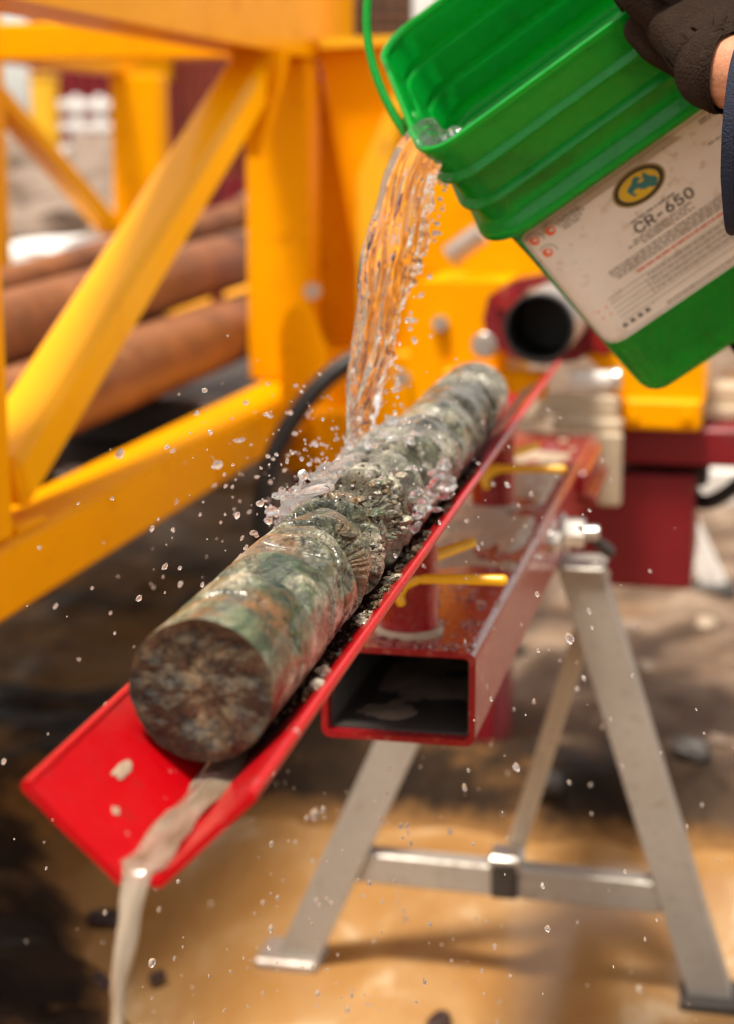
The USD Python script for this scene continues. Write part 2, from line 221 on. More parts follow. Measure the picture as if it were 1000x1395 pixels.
# ------------------------------------------------------------------ ground and pool
def pool_sd(x, y):
    """> 0 inside the sump"""
    left = np.interp(y, [0.5, 1.6, 2.03, 2.35, 2.6, 2.86], [-.66, -.76, -.88, -1.04, -1.12, -1.02])
    n = meshkit.fbm(np.stack([x * 4, y * 4, np.zeros_like(x)], -1), 4, 3) - .5
    n = n + .55 * (meshkit.fbm(np.stack([x * 13, y * 13, np.zeros_like(x)], -1), 4, 8) - .5)
    d = np.minimum(np.minimum(x - left, 2.90 + .10 * x - y), np.minimum(1.5 - x, y - .3))
    return d + .15 * n
def ground_h(x, y):
    s = np.clip(pool_sd(x, y) / .30 + .35, 0, 1); s = s * s * (3 - 2 * s)
    P = np.stack([x, y, np.zeros_like(x)], -1)
    lump = (meshkit.fbm(P * 5, 5, 1) - .5) * .09 + (meshkit.fbm(P * 1.1, 3, 9) - .5) * .10
    fade = np.clip((30 - np.hypot(x, y)) / 20, 0, 1)
    bank = .075 * np.exp(-np.clip(-pool_sd(x, y), 0, None) / .35)
    return (1 - s) * (.035 + bank + lump * fade) + s * (-.05)
def axis(lo, hi, fine, n1, far):
    a = np.linspace(lo, hi, n1); g = np.geomspace(fine, far, 26); return np.r_[lo - g[::-1], a, hi + g]
xs = axis(-2.2, 1.6, .05, 190, 160); ys = axis(.0, 6.4, .05, 260, 160)
X, Y = np.meshgrid(xs, ys); Zg = ground_h(X, Y)
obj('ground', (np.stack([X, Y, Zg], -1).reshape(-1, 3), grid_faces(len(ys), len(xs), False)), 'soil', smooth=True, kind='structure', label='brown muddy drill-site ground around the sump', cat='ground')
px = np.linspace(-1.5, 1.8, 90); py = np.linspace(.2, 3.2, 90); X, Y = np.meshgrid(px, py)
obj('mud_pool', (np.stack([X, Y, .002 * (meshkit.fbm(np.stack([X * 6, Y * 6, 0 * X], -1), 3, 4) - .5)], -1).reshape(-1, 3), grid_faces(90, 90, False)), 'muddy_pool', smooth=True, kind='structure', label='tan muddy water pool under the trestle', cat='pool')

def blob_rock(c, r, seed, sq=(1, 1, 1), amp=.5, sub=3):
    s = trimesh.creation.icosphere(sub, 1.0); v = s.vertices; n = meshkit.fbm(v * 1.3 + seed * 7.7, 4, seed) - .5
    rs = np.random.default_rng(seed)
    for _ in range(9):   # knock flats off it
        d = rs.normal(size=3); d /= np.linalg.norm(d); h = rs.uniform(.62, .95); k = v @ d; v = v - np.outer(np.maximum(k - h, 0), d)
    v = v * (1 + amp * n[:, None]) * A(sq) * r
    a = rs.uniform(0, 6.28); R = A([[math.cos(a), -math.sin(a), 0], [math.sin(a), math.cos(a), 0], [0, 0, 1]])
    s.vertices = v @ R.T + c; return s

# ------------------------------------------------------------------ red trough
T0, T1 = 0.790, 2.46
tilt = lambda y: .0115 * (y - .8)
skew = lambda y: -.0155 * (y - .8)
def trough_sheet():
    th = .0045; inner = [(-.3470, .8235), (-.2985, .7790), (-.2790, .7790), (-.2315, .8270)]
    pts = A(inner); d = np.diff(pts, axis=0); n = np.stack([d[:, 1], -d[:, 0]], 1); n /= np.linalg.norm(n, axis=1, keepdims=True)
    out = [pts[0] + n[0] * th]
    for i in (1, 2):
        b = n[i - 1] + n[i]; out.append(pts[i] + b * th / (1 + n[i - 1] @ n[i]))
    out.append(pts[3] + n[2] * th)
    ring = np.vstack([pts, A(out)[::-1]])
    return ring
ring = trough_sheet()
def dense(r, k=5):
    out = []
    for i in range(len(r)):
        a, b = r[i], r[(i + 1) % len(r)]; out += [a + (b - a) * t for t in np.linspace(0, 1, k, endpoint=False)]
    return A(out)
rg = dense(ring); ny = 60; yy = np.linspace(T0, T1, ny)
V = np.zeros((ny, len(rg), 3))
for i, y in enumerate(yy):
    V[i, :, 0] = rg[:, 0] + skew(y) + .0010 * (meshkit.noise(A([[y * 9, 0, 0]]), 2)[0] - .5); V[i, :, 2] = rg[:, 1] + tilt(y); V[i, :, 1] = y
# slightly worn front lip
V[0, :, 1] += .004 * (meshkit.fbm(np.c_[rg * 60, np.zeros(len(rg))], 3, 5) - .5)
v = V.reshape(-1, 3); f = grid_faces(ny, len(rg))
tri = trimesh.creation.triangulate_polygon(Polygon(rg), engine='earcut')
capf = tri[1]; k = len(v); cv0 = np.c_[tri[0][:, 0], np.full(len(tri[0]), T0), tri[0][:, 1] + tilt(T0)]; cv1 = np.c_[tri[0][:, 0] + skew(T1), np.full(len(tri[0]), T1), tri[0][:, 1] + tilt(T1)]
cv0[:, 0] += skew(T0); v = np.vstack([v, cv0, cv1]); f = np.vstack([f, capf + k, capf[:, ::-1] + k + len(cv0)])
tr = trimesh.Trimesh(v, f, process=False); tr.merge_vertices(); tr.fix_normals()
trough = thing('core_trough', 'long red folded-steel trough carrying the wet rock core', 'trough', (-.2885, .79, .775))
obj('tray', tr, 'red_paint', trough, smooth=30)
for k, (q, y, sx, sy) in enumerate(((.46, .872, .0036, .012), (.64, .834, .0022, .0035))):
    p = A([-.3470 + .0485 * q + skew(y), y, .8235 - .0445 * q + tilt(y)]); t = trimesh.creation.icosphere(3, 1.0); v_ = t.vertices; v_ = v_ * (1 + 1.9 * (meshkit.fbm(v_ * 1.8 + k * 5, 4, 70 + k) - .5))[:, None] * A([sx, sy, .0007])
    Rm = A([[.737, 0, .676], [0, 1, 0], [-.676, 0, .737]]); t.vertices = v_ @ Rm.T + p; obj('dried_mud', t, 'pale_mud', trough, smooth=True)
# rolled bright worn edges on both rims
for s, (xx, zz) in (('left', (-.3485, .8225)), ('right', (-.2300, .8260))):
    obj('rim', sweep(A([[xx + skew(y), y, zz + tilt(y)] for y in np.linspace(T0 + .002, T1 - .002, 60)]), .0030, 10), 'red_paint', trough)
# ------------------------------------------------------------------ beam
by0, by1, bx0, bx1, bz0, bz1 = 1.515, 2.78, -.371, -.227, .604, .693
def rr(x0, z0, x1, z1, r): return sbox(x0 + r, z0 + r, x1 - r, z1 - r).buffer(r, quad_segs=6)
tube2 = rr(bx0, bz0, bx1, bz1, .009).difference(rr(bx0 + .006, bz0 + .006, bx1 - .006, bz1 - .006, .005))
c = trimesh.creation.extrude_polygon(tube2, by1 - by0, engine='earcut'); Tm = np.eye(4); Tm[:3, 0] = [1, 0, 0]; Tm[:3, 1] = [0, 0, 1]; Tm[:3, 2] = [0, 1, 0]; Tm[:3, 3] = [0, by0, 0]; c.apply_transform(Tm); c.fix_normals()
shade_liner = trimesh.creation.extrude_polygon(rr(bx0 + .0065, bz0 + .0065, bx1 - .0065, bz1 - .0065, .005).difference(rr(bx0 + .0085, bz0 + .0085, bx1 - .0085, bz1 - .0085, .004)), by1 - by0 - .03, engine='earcut'); shade_liner.apply_transform(Tm); shade_liner.apply_translation([0, .012, 0]); shade_liner.fix_normals()  # dark liner added to paint the shade inside the hollow beam
def mud_patch(x0, x1, y0, y1, z, seed, h=.010, thr=.45):
    gx, gy = np.linspace(x0, x1, 50), np.linspace(y0, y1, 120); Xm, Ym = np.meshgrid(gx, gy)
    n = meshkit.fbm(np.stack([Xm * 22, Ym * 14, 0 * Xm], -1), 4, seed)
    e = np.minimum(np.minimum(Xm - x0, x1 - Xm) / .02, np.minimum(Ym - y0, y1 - Ym) / .15).clip(0, 1)
    Zm = z + h * (n - thr - (1 - e) * .5).clip(-.3, .5) * 2
    return np.stack([Xm, Ym, Zm], -1).reshape(-1, 3), grid_faces(120, 50, False)
beam = thing('support_beam', 'red hollow box beam with open front end under the trough', 'beam', (-.299, by0, bz0))
obj('box_section', c, 'beam_red_paint', beam, smooth=25); obj('inner_shade', shade_liner, 'dark_steel', beam, smooth=25); obj('inner_mud', mud_patch(bx0 + .012, bx1 - .012, by0 + .016, by0 + .5, bz0 + .0090, 33, .004, .30), 'rock', beam, smooth=True, kind='stuff')
for yp in (1.575, 2.17):
    p = obj('post', cyl((-.292 + skew(yp) * .7, yp, bz1), (-.292 + skew(yp) * .7, yp, .776 + tilt(yp) - .0045), .027, 40), 'beam_red_paint', beam)
    obj('weld_bead', trimesh.creation.torus(.0285, .0045, 40, 12).apply_translation([-.292 + skew(yp) * .7, yp, bz1 + .002]), 'pale_mud', p)
obj('end_flange', rngbox(-.226, -.206, 2.50, 2.75, .632, .650, .003), 'beam_red_paint', beam)
obj('end_flange', rngbox(-.2265, -.214, 2.46, 2.72, .651, .690, .004), 'beam_red_paint', beam)
# splashed mud: on the far half of the beam top
obj('caked_mud', mud_patch(-.366, -.232, 1.78, 2.778, bz1 - .001, 21, .014, .33), 'pale_mud', beam, smooth=True, kind='stuff')
# yellow T-handles on the posts
for yp, ang, which in ((1.60, 0, 'near'), (2.18, .1, 'far')):
    zc_ = bz1 + .056; o = A([-.254 - .040 - (.006 if yp > 2 else 0), yp - .045, zc_])
    t = thing('tee_clamp', f"yellow T-shaped clamp on the {'nearer post by the open beam end' if which == 'near' else 'farther post beside the caked mud'}", 'clamp', o, group='yellow clamps on the beam posts')
    obj('lever', chain([o + A([.0, 0, 0]), o + A([.040, .003, .001]), o + A([.084, .004, .002])], [.0046, .0046, .0052]), 'bright_yellow_paint', t)
    obj('arm', chain([o + A([-.012, 0, -.004]), o + A([.012, .055, .010]), o + A([.040, .10, .014])], [.0065, .006, .005]), 'bright_yellow_paint', t)
    obj('hook', chain([o + A([.004, 0, .0]), o + A([-.008, -.004, -.005]), o + A([-.011, -.008, -.014]), o + A([-.008, -.010, -.020])], [.0060, .0068, .0055, .0045]), 'bright_yellow_paint', t)
    obj('stem', cyl(o + A([-.008, .028, -.006]), o + A([.004, 0, .0]), .006, 16), 'bright_yellow_paint', t)
# bolt and lever on the beam's side
b = thing('clamp_bolt', 'shiny galvanised bolt clamping the beam to the trestle head', 'bolt', (-.222, 2.25, .645))
hexp = [(math.cos(a) * .019, math.sin(a) * .019) for a in np.arange(6) * math.pi / 3]
def hexnut(c, d, r, h):
    p = trimesh.creation.extrude_polygon(Polygon([(math.cos(a) * r, math.sin(a) * r) for a in np.arange(6) * math.pi / 3]), h, engine='earcut'); x, y, z = frame(d); T = np.eye(4); T[:3, 0] = x; T[:3, 1] = y; T[:3, 2] = z; T[:3, 3] = c; p.apply_transform(T); return p
obj('washer', cyl((-.2265, 2.25, .648), (-.2225, 2.25, .648), .026), 'galvanised_steel', b)
obj('head', hexnut((-.2225, 2.25, .648), (1, 0, 0), .020, .026), 'galvanised_steel', b, smooth=False)
obj('thread', cyl((-.1965, 2.25, .648), (-.178, 2.25, .648), .010, 20), 'galvanised_steel', b)
obj('lever', chain([A([-.186, 2.25, .642]), A([-.166, 2.262, .622])], [.006, .009]), 'dark_steel', b)
b2 = thing('clamp_bolt', 'smaller galvanised bolt head low on the red beam side', 'bolt', (-.222, 2.16, .64))
obj('head', hexnut((-.2265, 2.12, .664), (1, 0, 0), .014, .012), 'galvanised_steel', b2, smooth=False); obj('washer', cyl((-.2268, 2.12, .664), (-.2248, 2.12, .664), .019), 'galvanised_steel', b2)

# ------------------------------------------------------------------ trestle
ts = thing('trestle', 'aluminium trestle with splayed legs standing in the muddy pool', 'trestle', (-.3, 2.25, 0))
Yt = 2.25
def leg(top, foot, w, dpt):
    p, q = A(top), A(foot); d = (q - p) / np.linalg.norm(q - p)
    side = np.cross(d, [0, 1.0, 0]); side /= np.linalg.norm(side)
    web = bar(p, q, w, .004, up=(0, 1, 0), b=.001)
    fl = []
    for s in (-1, 1):
        o = side * s * (w / 2 - .002) + A([0, .0205, 0]); fl.append(bar(p + o, q + o, .0038, .037, up=(0, 1, 0), b=.001))
    lip = side * (w / 2 - .002)
    return cat_(web, *fl)
rt_top, rt_foot = A([-.202, Yt, .600]), A([-.004, Yt, -.01]); lf_top, lf_foot = A([-.335, Yt, .598]), A([-.598, Yt, -.012])
obj('leg', leg(rt_top, rt_foot, .056, .03), 'aluminium', ts, smooth=20); obj('leg', leg(lf_top, lf_foot, .056, .03), 'aluminium', ts, smooth=20)
obj('head_plate', rngbox(-.380, -.170, Yt - .012, Yt + .075, .5965, .6035, .002), 'aluminium', ts)
xb = rngbox(-.515, -.080, Yt + .005, Yt + .040, .128, .172, .003)
xb.apply_transform(trimesh.transformations.rotation_matrix(.018, [0, 1, 0], [-.3, Yt, .15]))
obj('crossbar', xb, 'aluminium', ts)
obj('bracket', rngbox(-.312, -.276, Yt - .006, Yt + .046, .130, .182, .003), 'dark_steel', ts)
obj('bracket_clip', rngbox(-.316, -.272, Yt - .004, Yt + .048, .166, .190, .004), 'galvanised_steel', ts)
obj('strut', bar((-.289, Yt + .060, .172), (-.178, Yt + .07, .585), .026, .016, up=(0, 1, 0), b=.004), 'timber', ts)
for fpt, s in ((rt_foot, 1), (lf_foot, -1)):
    obj('foot', rngbox(fpt[0] - .048, fpt[0] + .042, Yt - .022, Yt + .058, -.016, .014, .004), 'dark_steel' if s > 0 else 'drill_steel', ts)
# rear pair of legs
rr_top, rr_foot = A([-.205, 2.66, .602]), A([-.02, 2.80, -.03])
# ------------------------------------------------------------------ rock core
CR = .0425
def core_axis(y): return A([-.294 - .014 * (y - .912), y, .8385 + .0115 * (y - .912)])
breaks = [.913, 1.075, 1.215, 1.365, 1.45, 1.55, 1.64, 1.75, 1.87, 2.03]
tilts = [(.02, -.02), (.10, .12), (-.16, .10), (.20, -.12), (-.08, .10), (.10, .08), (-.06, -.10), (.12, .05), (.08, -.1), (-.05, .05)]
look_core = ['core_green', 'core_pale', 'core_pale', 'core_grey', 'core_pale', 'core_grey', 'core_pale', 'core_grey', 'core_grey']
rough_core = [.5, .9, 1.8, 1.0, .6, .6, .6, .6, .6]
core_labels = ['nearest core piece, green flank and dark broken end face', 'pale green core piece with a jagged edge, second from the trough lip', 'crumbled core piece full of chips and holes, third from the trough lip',
    'wet core piece directly under the falling water', 'core piece just beyond the falling water, with a dark crack', 'grey core piece above the nearer half of the beam', 'pale core piece above the farther clamp handle', 'grey banded core piece, second from the far end', 'farthest core piece, next to the drill rod mouth']
def core_piece(i):
    y0, y1 = breaks[i], breaks[i + 1]; L = y1 - y0; na = 230 if i < 5 else 150; nl = int(L / (.0009 if i < 5 else .0016)); amp = rough_core[i]
    a = np.linspace(0, 2 * np.pi, na, endpoint=False); s = np.linspace(0, 1, nl)
    Sg, Ag = np.meshgrid(s, a, indexing='ij')
    def end(k, ca): 
        tx, tz = tilts[k]; return CR * (np.cos(ca) * tx + np.sin(ca) * tz)
    gap = .0012
    yn = y0 + gap + end(i, Ag); yf = y1 - gap + end(i + 1, Ag)
    ca, sa = np.cos(Ag), np.sin(Ag)
    jag = lambda k: .005 * (meshkit.fbm(np.stack([ca * 2.2, sa * 2.2, np.full_like(ca, k * 3.1)], -1), 5, 40 + k) - .5) * (1 if k else .8)
    yn = yn + jag(i); yf = yf + jag(i + 1)
    y = yn + (yf - yn) * Sg
    P = np.stack([ca * CR, y, sa * CR], -1)
    n1 = meshkit.fbm(P * 30, 5, 5) - .5; n2 = meshkit.fbm(P * 75 + 9, 5, 8); n3 = meshkit.fbm(P * A([22, 40, 22]) + 3, 4, 17)
    r = CR * (1 + .020 * amp * n1)
    hol = np.clip(n3 - (.60 - .10 * (amp - 1)), 0, .2) / .2; r -= .0085 * amp * hol
    pit = np.clip(.42 - n2, 0, .2) / .2; r -= .0034 * amp * pit
    rc = np.random.default_rng(900 + i); ledge = np.zeros_like(r); jut = np.zeros_like(r); fresh = np.zeros_like(r)
    ks = [1, 2, 3, 2, 2, 2, 2, 2, 3][i]      # broken across into discs; each disc sits a little higher or lower than the last
    for q in range(ks):
        yc = y0 + L * ((q + 1) / (ks + 1) + rc.uniform(-.10, .10)); tl, ph = rc.uniform(.10, .60), rc.uniform(0, 6.28)
        wob = .016 * (meshkit.fbm(np.stack([ca * 1.5, sa * 1.5, np.full_like(ca, i * 2.1 + q * 9)], -1), 3, 60 + i) - .5) + .009 * (meshkit.fbm(np.stack([ca * 5, sa * 5, np.full_like(ca, i * 1.1 + q * 4)], -1), 4, 61 + i) - .5)
        dy = P[..., 1] - yc - CR * tl * np.cos(Ag - ph) - wob; side = 1 if rc.random() < .65 else -1
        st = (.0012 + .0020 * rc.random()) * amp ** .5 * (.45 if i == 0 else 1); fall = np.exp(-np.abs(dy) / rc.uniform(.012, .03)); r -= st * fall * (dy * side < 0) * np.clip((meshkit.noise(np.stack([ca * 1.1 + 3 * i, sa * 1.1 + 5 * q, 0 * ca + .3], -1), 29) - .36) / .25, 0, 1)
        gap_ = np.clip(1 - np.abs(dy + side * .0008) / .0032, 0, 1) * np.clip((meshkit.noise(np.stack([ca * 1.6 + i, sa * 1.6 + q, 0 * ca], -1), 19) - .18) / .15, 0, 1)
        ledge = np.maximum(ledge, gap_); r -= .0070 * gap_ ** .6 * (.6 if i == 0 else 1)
    nchip = [3, 10, 22, 9, 4, 3, 3, 3, 3][i]   # flat-faced pieces knocked off the surface and the edges
    for q in range(nchip):
        yc = rc.choice([y0 + rc.uniform(0, .014), y1 - rc.uniform(0, .014), rc.uniform(y0, y1)]) if i else y1 - rc.uniform(0, .02); ph = rc.uniform(-.5, 2.6); ta = rc.uniform(-.75, .75); dp = rc.uniform(.0015, .0085 if i else .0045) * (1.25 if i == 2 else 1)
        nr = np.cos(Ag - ph) * math.cos(ta); lim = (CR * math.cos(ta) - dp - (P[..., 1] - yc) * math.sin(ta)) / np.maximum(nr, .05) + .0025 * n2 - .0012
        hit = (lim < r) & (nr > .3) & (np.abs(P[..., 1] - yc) < .03 + .02 * rc.random()); fresh = np.maximum(fresh, np.where(hit, np.clip((r - lim) / .002, 0, 1), 0)); r = np.where(hit, lim, r)
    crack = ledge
    e0 = (y - yn); e1 = (yf - y); nb = meshkit.fbm(P * A([14, 30, 14]) + 20, 2, 77); bev = .003 + .011 * np.clip(nb - .46, 0, 1) * (.4 if i == 0 else 1.5)
    e0_ = np.clip(1 - e0 / bev, 0, 1); e1_ = np.clip(1 - e1 / bev, 0, 1)
    r -= .25 * bev * (e0_ ** 2) * (.35 if i == 0 else 1) + .22 * bev * e1_ ** 2
    from scipy.ndimage import gaussian_filter
    r = gaussian_filter(r, (1.0 if i < 5 else .7, .5), mode=('nearest', 'wrap')); P = np.stack([ca * r, y, sa * r], -1)
    shade_and_fracture = np.clip(.92 * crack + .30 * hol + .35 * pit + gaussian_filter(fresh, 1.5, mode=('nearest', 'wrap')) * np.clip(.5 + 1.8 * (meshkit.fbm(P * 130, 4, 12) - .5), .1, .8) * (.8 if i != 2 else .55) + (.75 if i else .2) * np.clip(1 - e0 / .003, 0, 1) + .75 * np.clip(1 - e1 / .003, 0, 1) + .35 * e1_, 0, .92)  # shade painted into cracks, pits and edges, plus darker broken faces
    c0 = core_axis(0.0) - 0; cx = -.294 - .014 * (y - .912); cz = .8385 + .0115 * (y - .912)
    off = (rng.uniform(-.0012, .0012), rng.uniform(-.0006, .0010)) if i else (0, 0)
    body = np.stack([cx + off[0] + r * ca, y, cz + off[1] + r * sa], -1)
    v = body.reshape(-1, 3); f = grid_faces(nl, na)
    def cap(row, k, yv, seed, sgn):
        rings = 26; vs = [row]; 
        c = row.mean(0)
        for j in range(1, rings):
            q = 1 - j / rings; p = c + (row - c) * q
            nn = meshkit.fbm(np.c_[(p[:, 0] - c[0]) * 55, (p[:, 2] - c[2]) * 55, np.full(len(p), seed)], 5, seed) - .5
            lo = meshkit.fbm(np.c_[(p[:, 0] - c[0]) * 18, (p[:, 2] - c[2]) * 18, np.full(len(p), seed + 5)], 2, seed + 3) - .5
            p = p.copy(); w = min(1, j / 4); p[:, 1] = p[:, 1] + w * (.010 * nn + .006 * lo) * 1.3; vs.append(p)
        vs.append(np.repeat(vs[-1].mean(0)[None], na, 0))
        cv = np.vstack(vs); cf = grid_faces(len(vs), na); t = trimesh.Trimesh(cv, cf if sgn > 0 else cf[:, ::-1], process=False); return t
    full = trimesh.Trimesh(v, f[:, ::-1], process=False)
    return full, shade_and_fracture.ravel(), cap(body[0], i, yn, 90 + i, 1), cap(body[-1], i + 1, yf, 91 + i, -1)
for i in range(len(breaks) - 1):
    t = thing('core_piece', core_labels[i], 'rock core', core_axis(breaks[i]) - A([0, 0, CR]), group='broken pieces of the drill core')
    full, dr_, ca_, cb_ = core_piece(i)
    obj('rock', full, look_core[i], t, smooth=True, shade_and_fracture=dr_)
    obj('broken_face', ca_, 'core_face' if i == 0 else 'core_grey', t, smooth=True); obj('broken_face', cb_, 'core_grey', t, smooth=True)
sy_ = np.linspace(.955, 2.44, 240); sq = np.linspace(0, 1, 26); SY, SQ = np.meshgrid(sy_, sq, indexing='ij')
nz = meshkit.fbm(np.stack([SQ * 1.6, SY * 26, 0 * SY], -1), 4, 14) - .5; top_ = .86 + .16 * (meshkit.fbm(np.stack([0 * SY, SY * 18, 0 * SY], -1), 3, 15) - .5) * 2 * np.clip((SY - .95) / .15, .2, 1); top_ = top_ * np.clip((SY - .93) / .10, .35, 1)
qx = -.2800 + (.0505 * SQ * top_); sx_ = qx + skew(SY) ; sz_ = .7795 + .0425 * SQ * top_ + tilt(SY) + .0016 + .007 * (1 - SQ) ** 2 + .0055 * np.clip(nz, -.15, .4) * np.sin(np.pi * np.clip(SQ, .0, 1)) ** .6
obj('dark_slurry', (np.stack([sx_, SY, sz_], -1).reshape(-1, 3), grid_faces(240, 26, False)), 'dark_slurry', smooth=True, label='dark slurry on the trough side right of the core, gap shade painted in', cat='slurry', kind='stuff')  # slurry sheet darkened to paint in the core's shade in the gap
# chips lying in the gap right of the core and on top of the crumbled piece
chip_spots = []
for k in range(46):
    y = rng.choice([rng.normal(1.30, .06), rng.normal(1.24, .10), rng.uniform(.98, 1.5)]); 
    x = -.2475 + skew(y) + rng.uniform(-.006, .006); z = .8085 + .0115 * (y - .9) + rng.uniform(0, .006) + (x + .2475 - skew(y)) * .8; chip_spots.append((x, y, z, rng.uniform(.0025, .0065)))
for k in range(18):
    y = rng.normal(1.305, .045); a = rng.uniform(.1, 1.2); c = core_axis(y); chip_spots.append((c[0] + math.cos(a) * (CR - .001), y, c[2] + math.sin(a) * (CR - .001), rng.uniform(.003, .0075)))
where = {}
for k, (x, y, z, r) in enumerate(chip_spots):
    top = k >= 46
    obj('rock_chip', blob_rock(A([x, y, z]), r, 300 + k, (1.35, 1, .65), .9, 2), random.choice(['core_pale', 'core_grey', 'core_green', 'core_face']), smooth=18,
        label='small loose rock chip stuck on the crumbled core piece' if top else 'small wet rock chip wedged between the core and the trough side', cat='rock chip', group='chips on the crumbled core' if top else 'chips in the trough beside the core')

grit = []
for k in range(230):
    y = rng.uniform(.97, 1.75) if k < 170 else rng.normal(1.31, .05); q = rng.uniform(.25, .95); x = -.2800 + .0480 * q * .86 + skew(y); z = .7795 + .0425 * q * .86 + tilt(y) + .006
    if k >= 170: a = rng.uniform(.05, 1.9); c = core_axis(y); x, z = c[0] + math.cos(a) * (CR - .0015), c[2] + math.sin(a) * (CR - .0015)
    g = trimesh.creation.icosphere(1, 1.0); g.vertices *= (1 + rng.uniform(-.4, .35, (len(g.vertices), 1))); g.apply_scale(rng.uniform(.0007, .0022)); g.apply_translation([x, y, z]); grit.append(g)
obj('grit', cat_(*grit), 'core_face', smooth=False, label='fine grey rock grit along the trough side and the crumbled core', cat='grit', kind='stuff')
# ------------------------------------------------------------------ muddy water leaving the trough
def ribbon(cl, wid, thick, seed, nu=22):
    n = len(cl); V = []
    for i, (p, w, h) in enumerate(zip(cl, wid, thick)):
        a = np.linspace(0, 2 * np.pi, nu, endpoint=False); q = np.stack([p[0] + np.cos(a) * w / 2, np.full(nu, p[1]), p[2] + np.sin(a) * h / 2], -1)
        V.append(q)
    V = A(V); nn = meshkit.fbm(V.reshape(-1, 3) * A([90, 28, 28]), 4, seed).reshape(n, nu) - .5
    c = V.mean(1, keepdims=True); V = c + (V - c) * (1 + 1.1 * nn[..., None]); V[..., 0] += .004 * (meshkit.fbm(np.c_[np.zeros((n, 2)), A(cl)[:, 2] * 22 + A(cl)[:, 1] * 22], 2, 3) - .5)[:, None]
    wv_ = meshkit.fbm(np.stack([V[..., 0] * 60, V[..., 1] * 75, 0 * V[..., 0]], -1), 3, 44) - .5; V[..., 2] += .0055 * wv_ * (V[..., 1] > .79)
    v = V.reshape(-1, 3); f = grid_faces(n, nu); k = len(v); v = np.vstack([v, V[0].mean(0), V[-1].mean(0)]); j = np.arange(nu); j2 = (j + 1) % nu
    f = np.vstack([f, np.stack([np.full(nu, k), j2, j], 1), np.stack([np.full(nu, k + 1), (n - 1) * nu + j, (n - 1) * nu + j2], 1)])
    t = trimesh.Trimesh(v, f, process=False); t.fix_normals(); return t
flow = [(-.2885 + skew(y), y, .7815 + tilt(y)) for y in np.linspace(1.20, .80, 40)]; w = [.021] * 30 + list(np.linspace(.022, .026, 10)); h = [.005] * 36 + [.006, .006, .007, .007]
v0 = .33
for tt in np.linspace(.006, .39, 60):
    flow.append((-.2885 - .008 * tt / .3, .80 - v0 * tt, .782 - 4.905 * tt * tt)); k = min(1, tt / .11); w.append((.026 - .0180 * k ** .42) * (1 + .35 * (meshkit.noise(A([[tt * 26, 3.3, .2]]), 5)[0] - .5)) - .002 * min(1, max(0, tt - .11) / .25)); h.append(.007 + .003 * k)
obj('muddy_runoff', ribbon(flow, w, h, 13), 'milky_water', smooth=True, label='milky muddy water running off the front of the trough', cat='water')

# ------------------------------------------------------------------ bucket
BM = A([[0.8121751396639374, 0.04471045895278896, 0.5816979606050675], [0.48222285149689603, 0.5097561229293768, -0.7124674144339607], [-0.3283788422022138, 0.8591563710968112, 0.3924508453267649]]).T
BO = A([-.2824, 1.5433, 1.1305]); BL, BW, BD, BK = .33, .277, .372, .050
def bl(x, y, z): return BO + BM @ A([x, y, z])
def rrect(x0, x1, z0, z1, r, n=14):
    pts = []
    for cx, cz, a0 in ((x1 - r, z1 - r, 0), (x0 + r, z1 - r, 90), (x0 + r, z0 + r, 180), (x1 - r, z0 + r, 270)):
        for a in np.radians(np.linspace(a0, a0 + 90, n)): pts.append((cx + r * math.cos(a), cz + r * math.sin(a)))
    out = []
    for i in range(len(pts)):
        a, b = A(pts[i]), A(pts[(i + 1) % len(pts)]); k = 8 if np.linalg.norm(a - b) > .05 else 1
        out += [a + (b - a) * t for t in np.arange(k) / k]
    return A(out)
def bring(y, off, r): 
    k = BK * y; q = rrect(k - off, BL - k + off, k - off, BW - k + off, r + off); return np.c_[q[:, 0], np.full(len(q), y), q[:, 1]]
prof = [(.004, -.0025), (.0, -.0012), (-.001, .001), (0, .0035), (.004, .0042), (.006, .003), (.012, .0025), (.032, .002), (.0345, .0060), (.0372, .0085), (.0400, .0080), (.0412, .0020), (.044, .0002), (.068, .0008), (.0705, .0050), (.073, .0080), (.0760, .0075), (.0772, .0012), (.080, -.0005),
        (.096, .0004), (.101, .004), (.105, .0095), (.110, .0115), (.1145, .0115), (.1165, .008), (.117, .001), (.1175, -.006), (.122, -.0075), (.30, -.0075), (.358, -.0075), (.366, -.0095), (.3705, -.014), (BD, -.022)]
rin = .034
rings = [bring(y, o, rin) for y, o in prof]
for q in (.75, .4, .05):
    R0 = rings[len(prof) - 1]; c = R0.mean(0); rings.append(c + (R0 - c) * q)
inner = [(.369, -.0115)] + [(y, o - .003) for y, o in prof[::-1] if .004 < y < .36]
inn = [bring(y, o if y < .012 or y > .12 else -.001 + .45 * (o + .001), rin) for y, o in inner]
c = inn[0].mean(0); pre = [c + (inn[0] - c) * q for q in (.05, .4, .8)]
allr = rings + pre + inn
nb_ = len(rings[0]); v = np.vstack(allr); f = grid_faces(len(allr), nb_)
f = np.vstack([f, np.stack([(len(allr) - 1) * nb_ + np.arange(nb_), (len(allr) - 1) * nb_ + (np.arange(nb_) + 1) % nb_, (np.arange(nb_) + 1) % nb_], 1), np.stack([(len(allr) - 1) * nb_ + np.arange(nb_), (np.arange(nb_) + 1) % nb_, np.arange(nb_)], 1)])
f = f[~np.isin(f, range((len(rings) - 1) * nb_, (len(rings) + 1) * nb_)).all(1)]   # the tiny holes left open at both bottom centres are closed below
kk = len(v); v = np.vstack([v, rings[-1].mean(0), pre[0].mean(0)]); j = np.arange(nb_); j2 = (j + 1) % nb_; a0, a1 = (len(rings) - 1) * nb_, len(rings) * nb_
f = np.vstack([f, np.stack([a0 + j, a0 + j2, np.full(nb_, kk)], 1), np.stack([a1 + j2, a1 + j, np.full(nb_, kk + 1)], 1)])
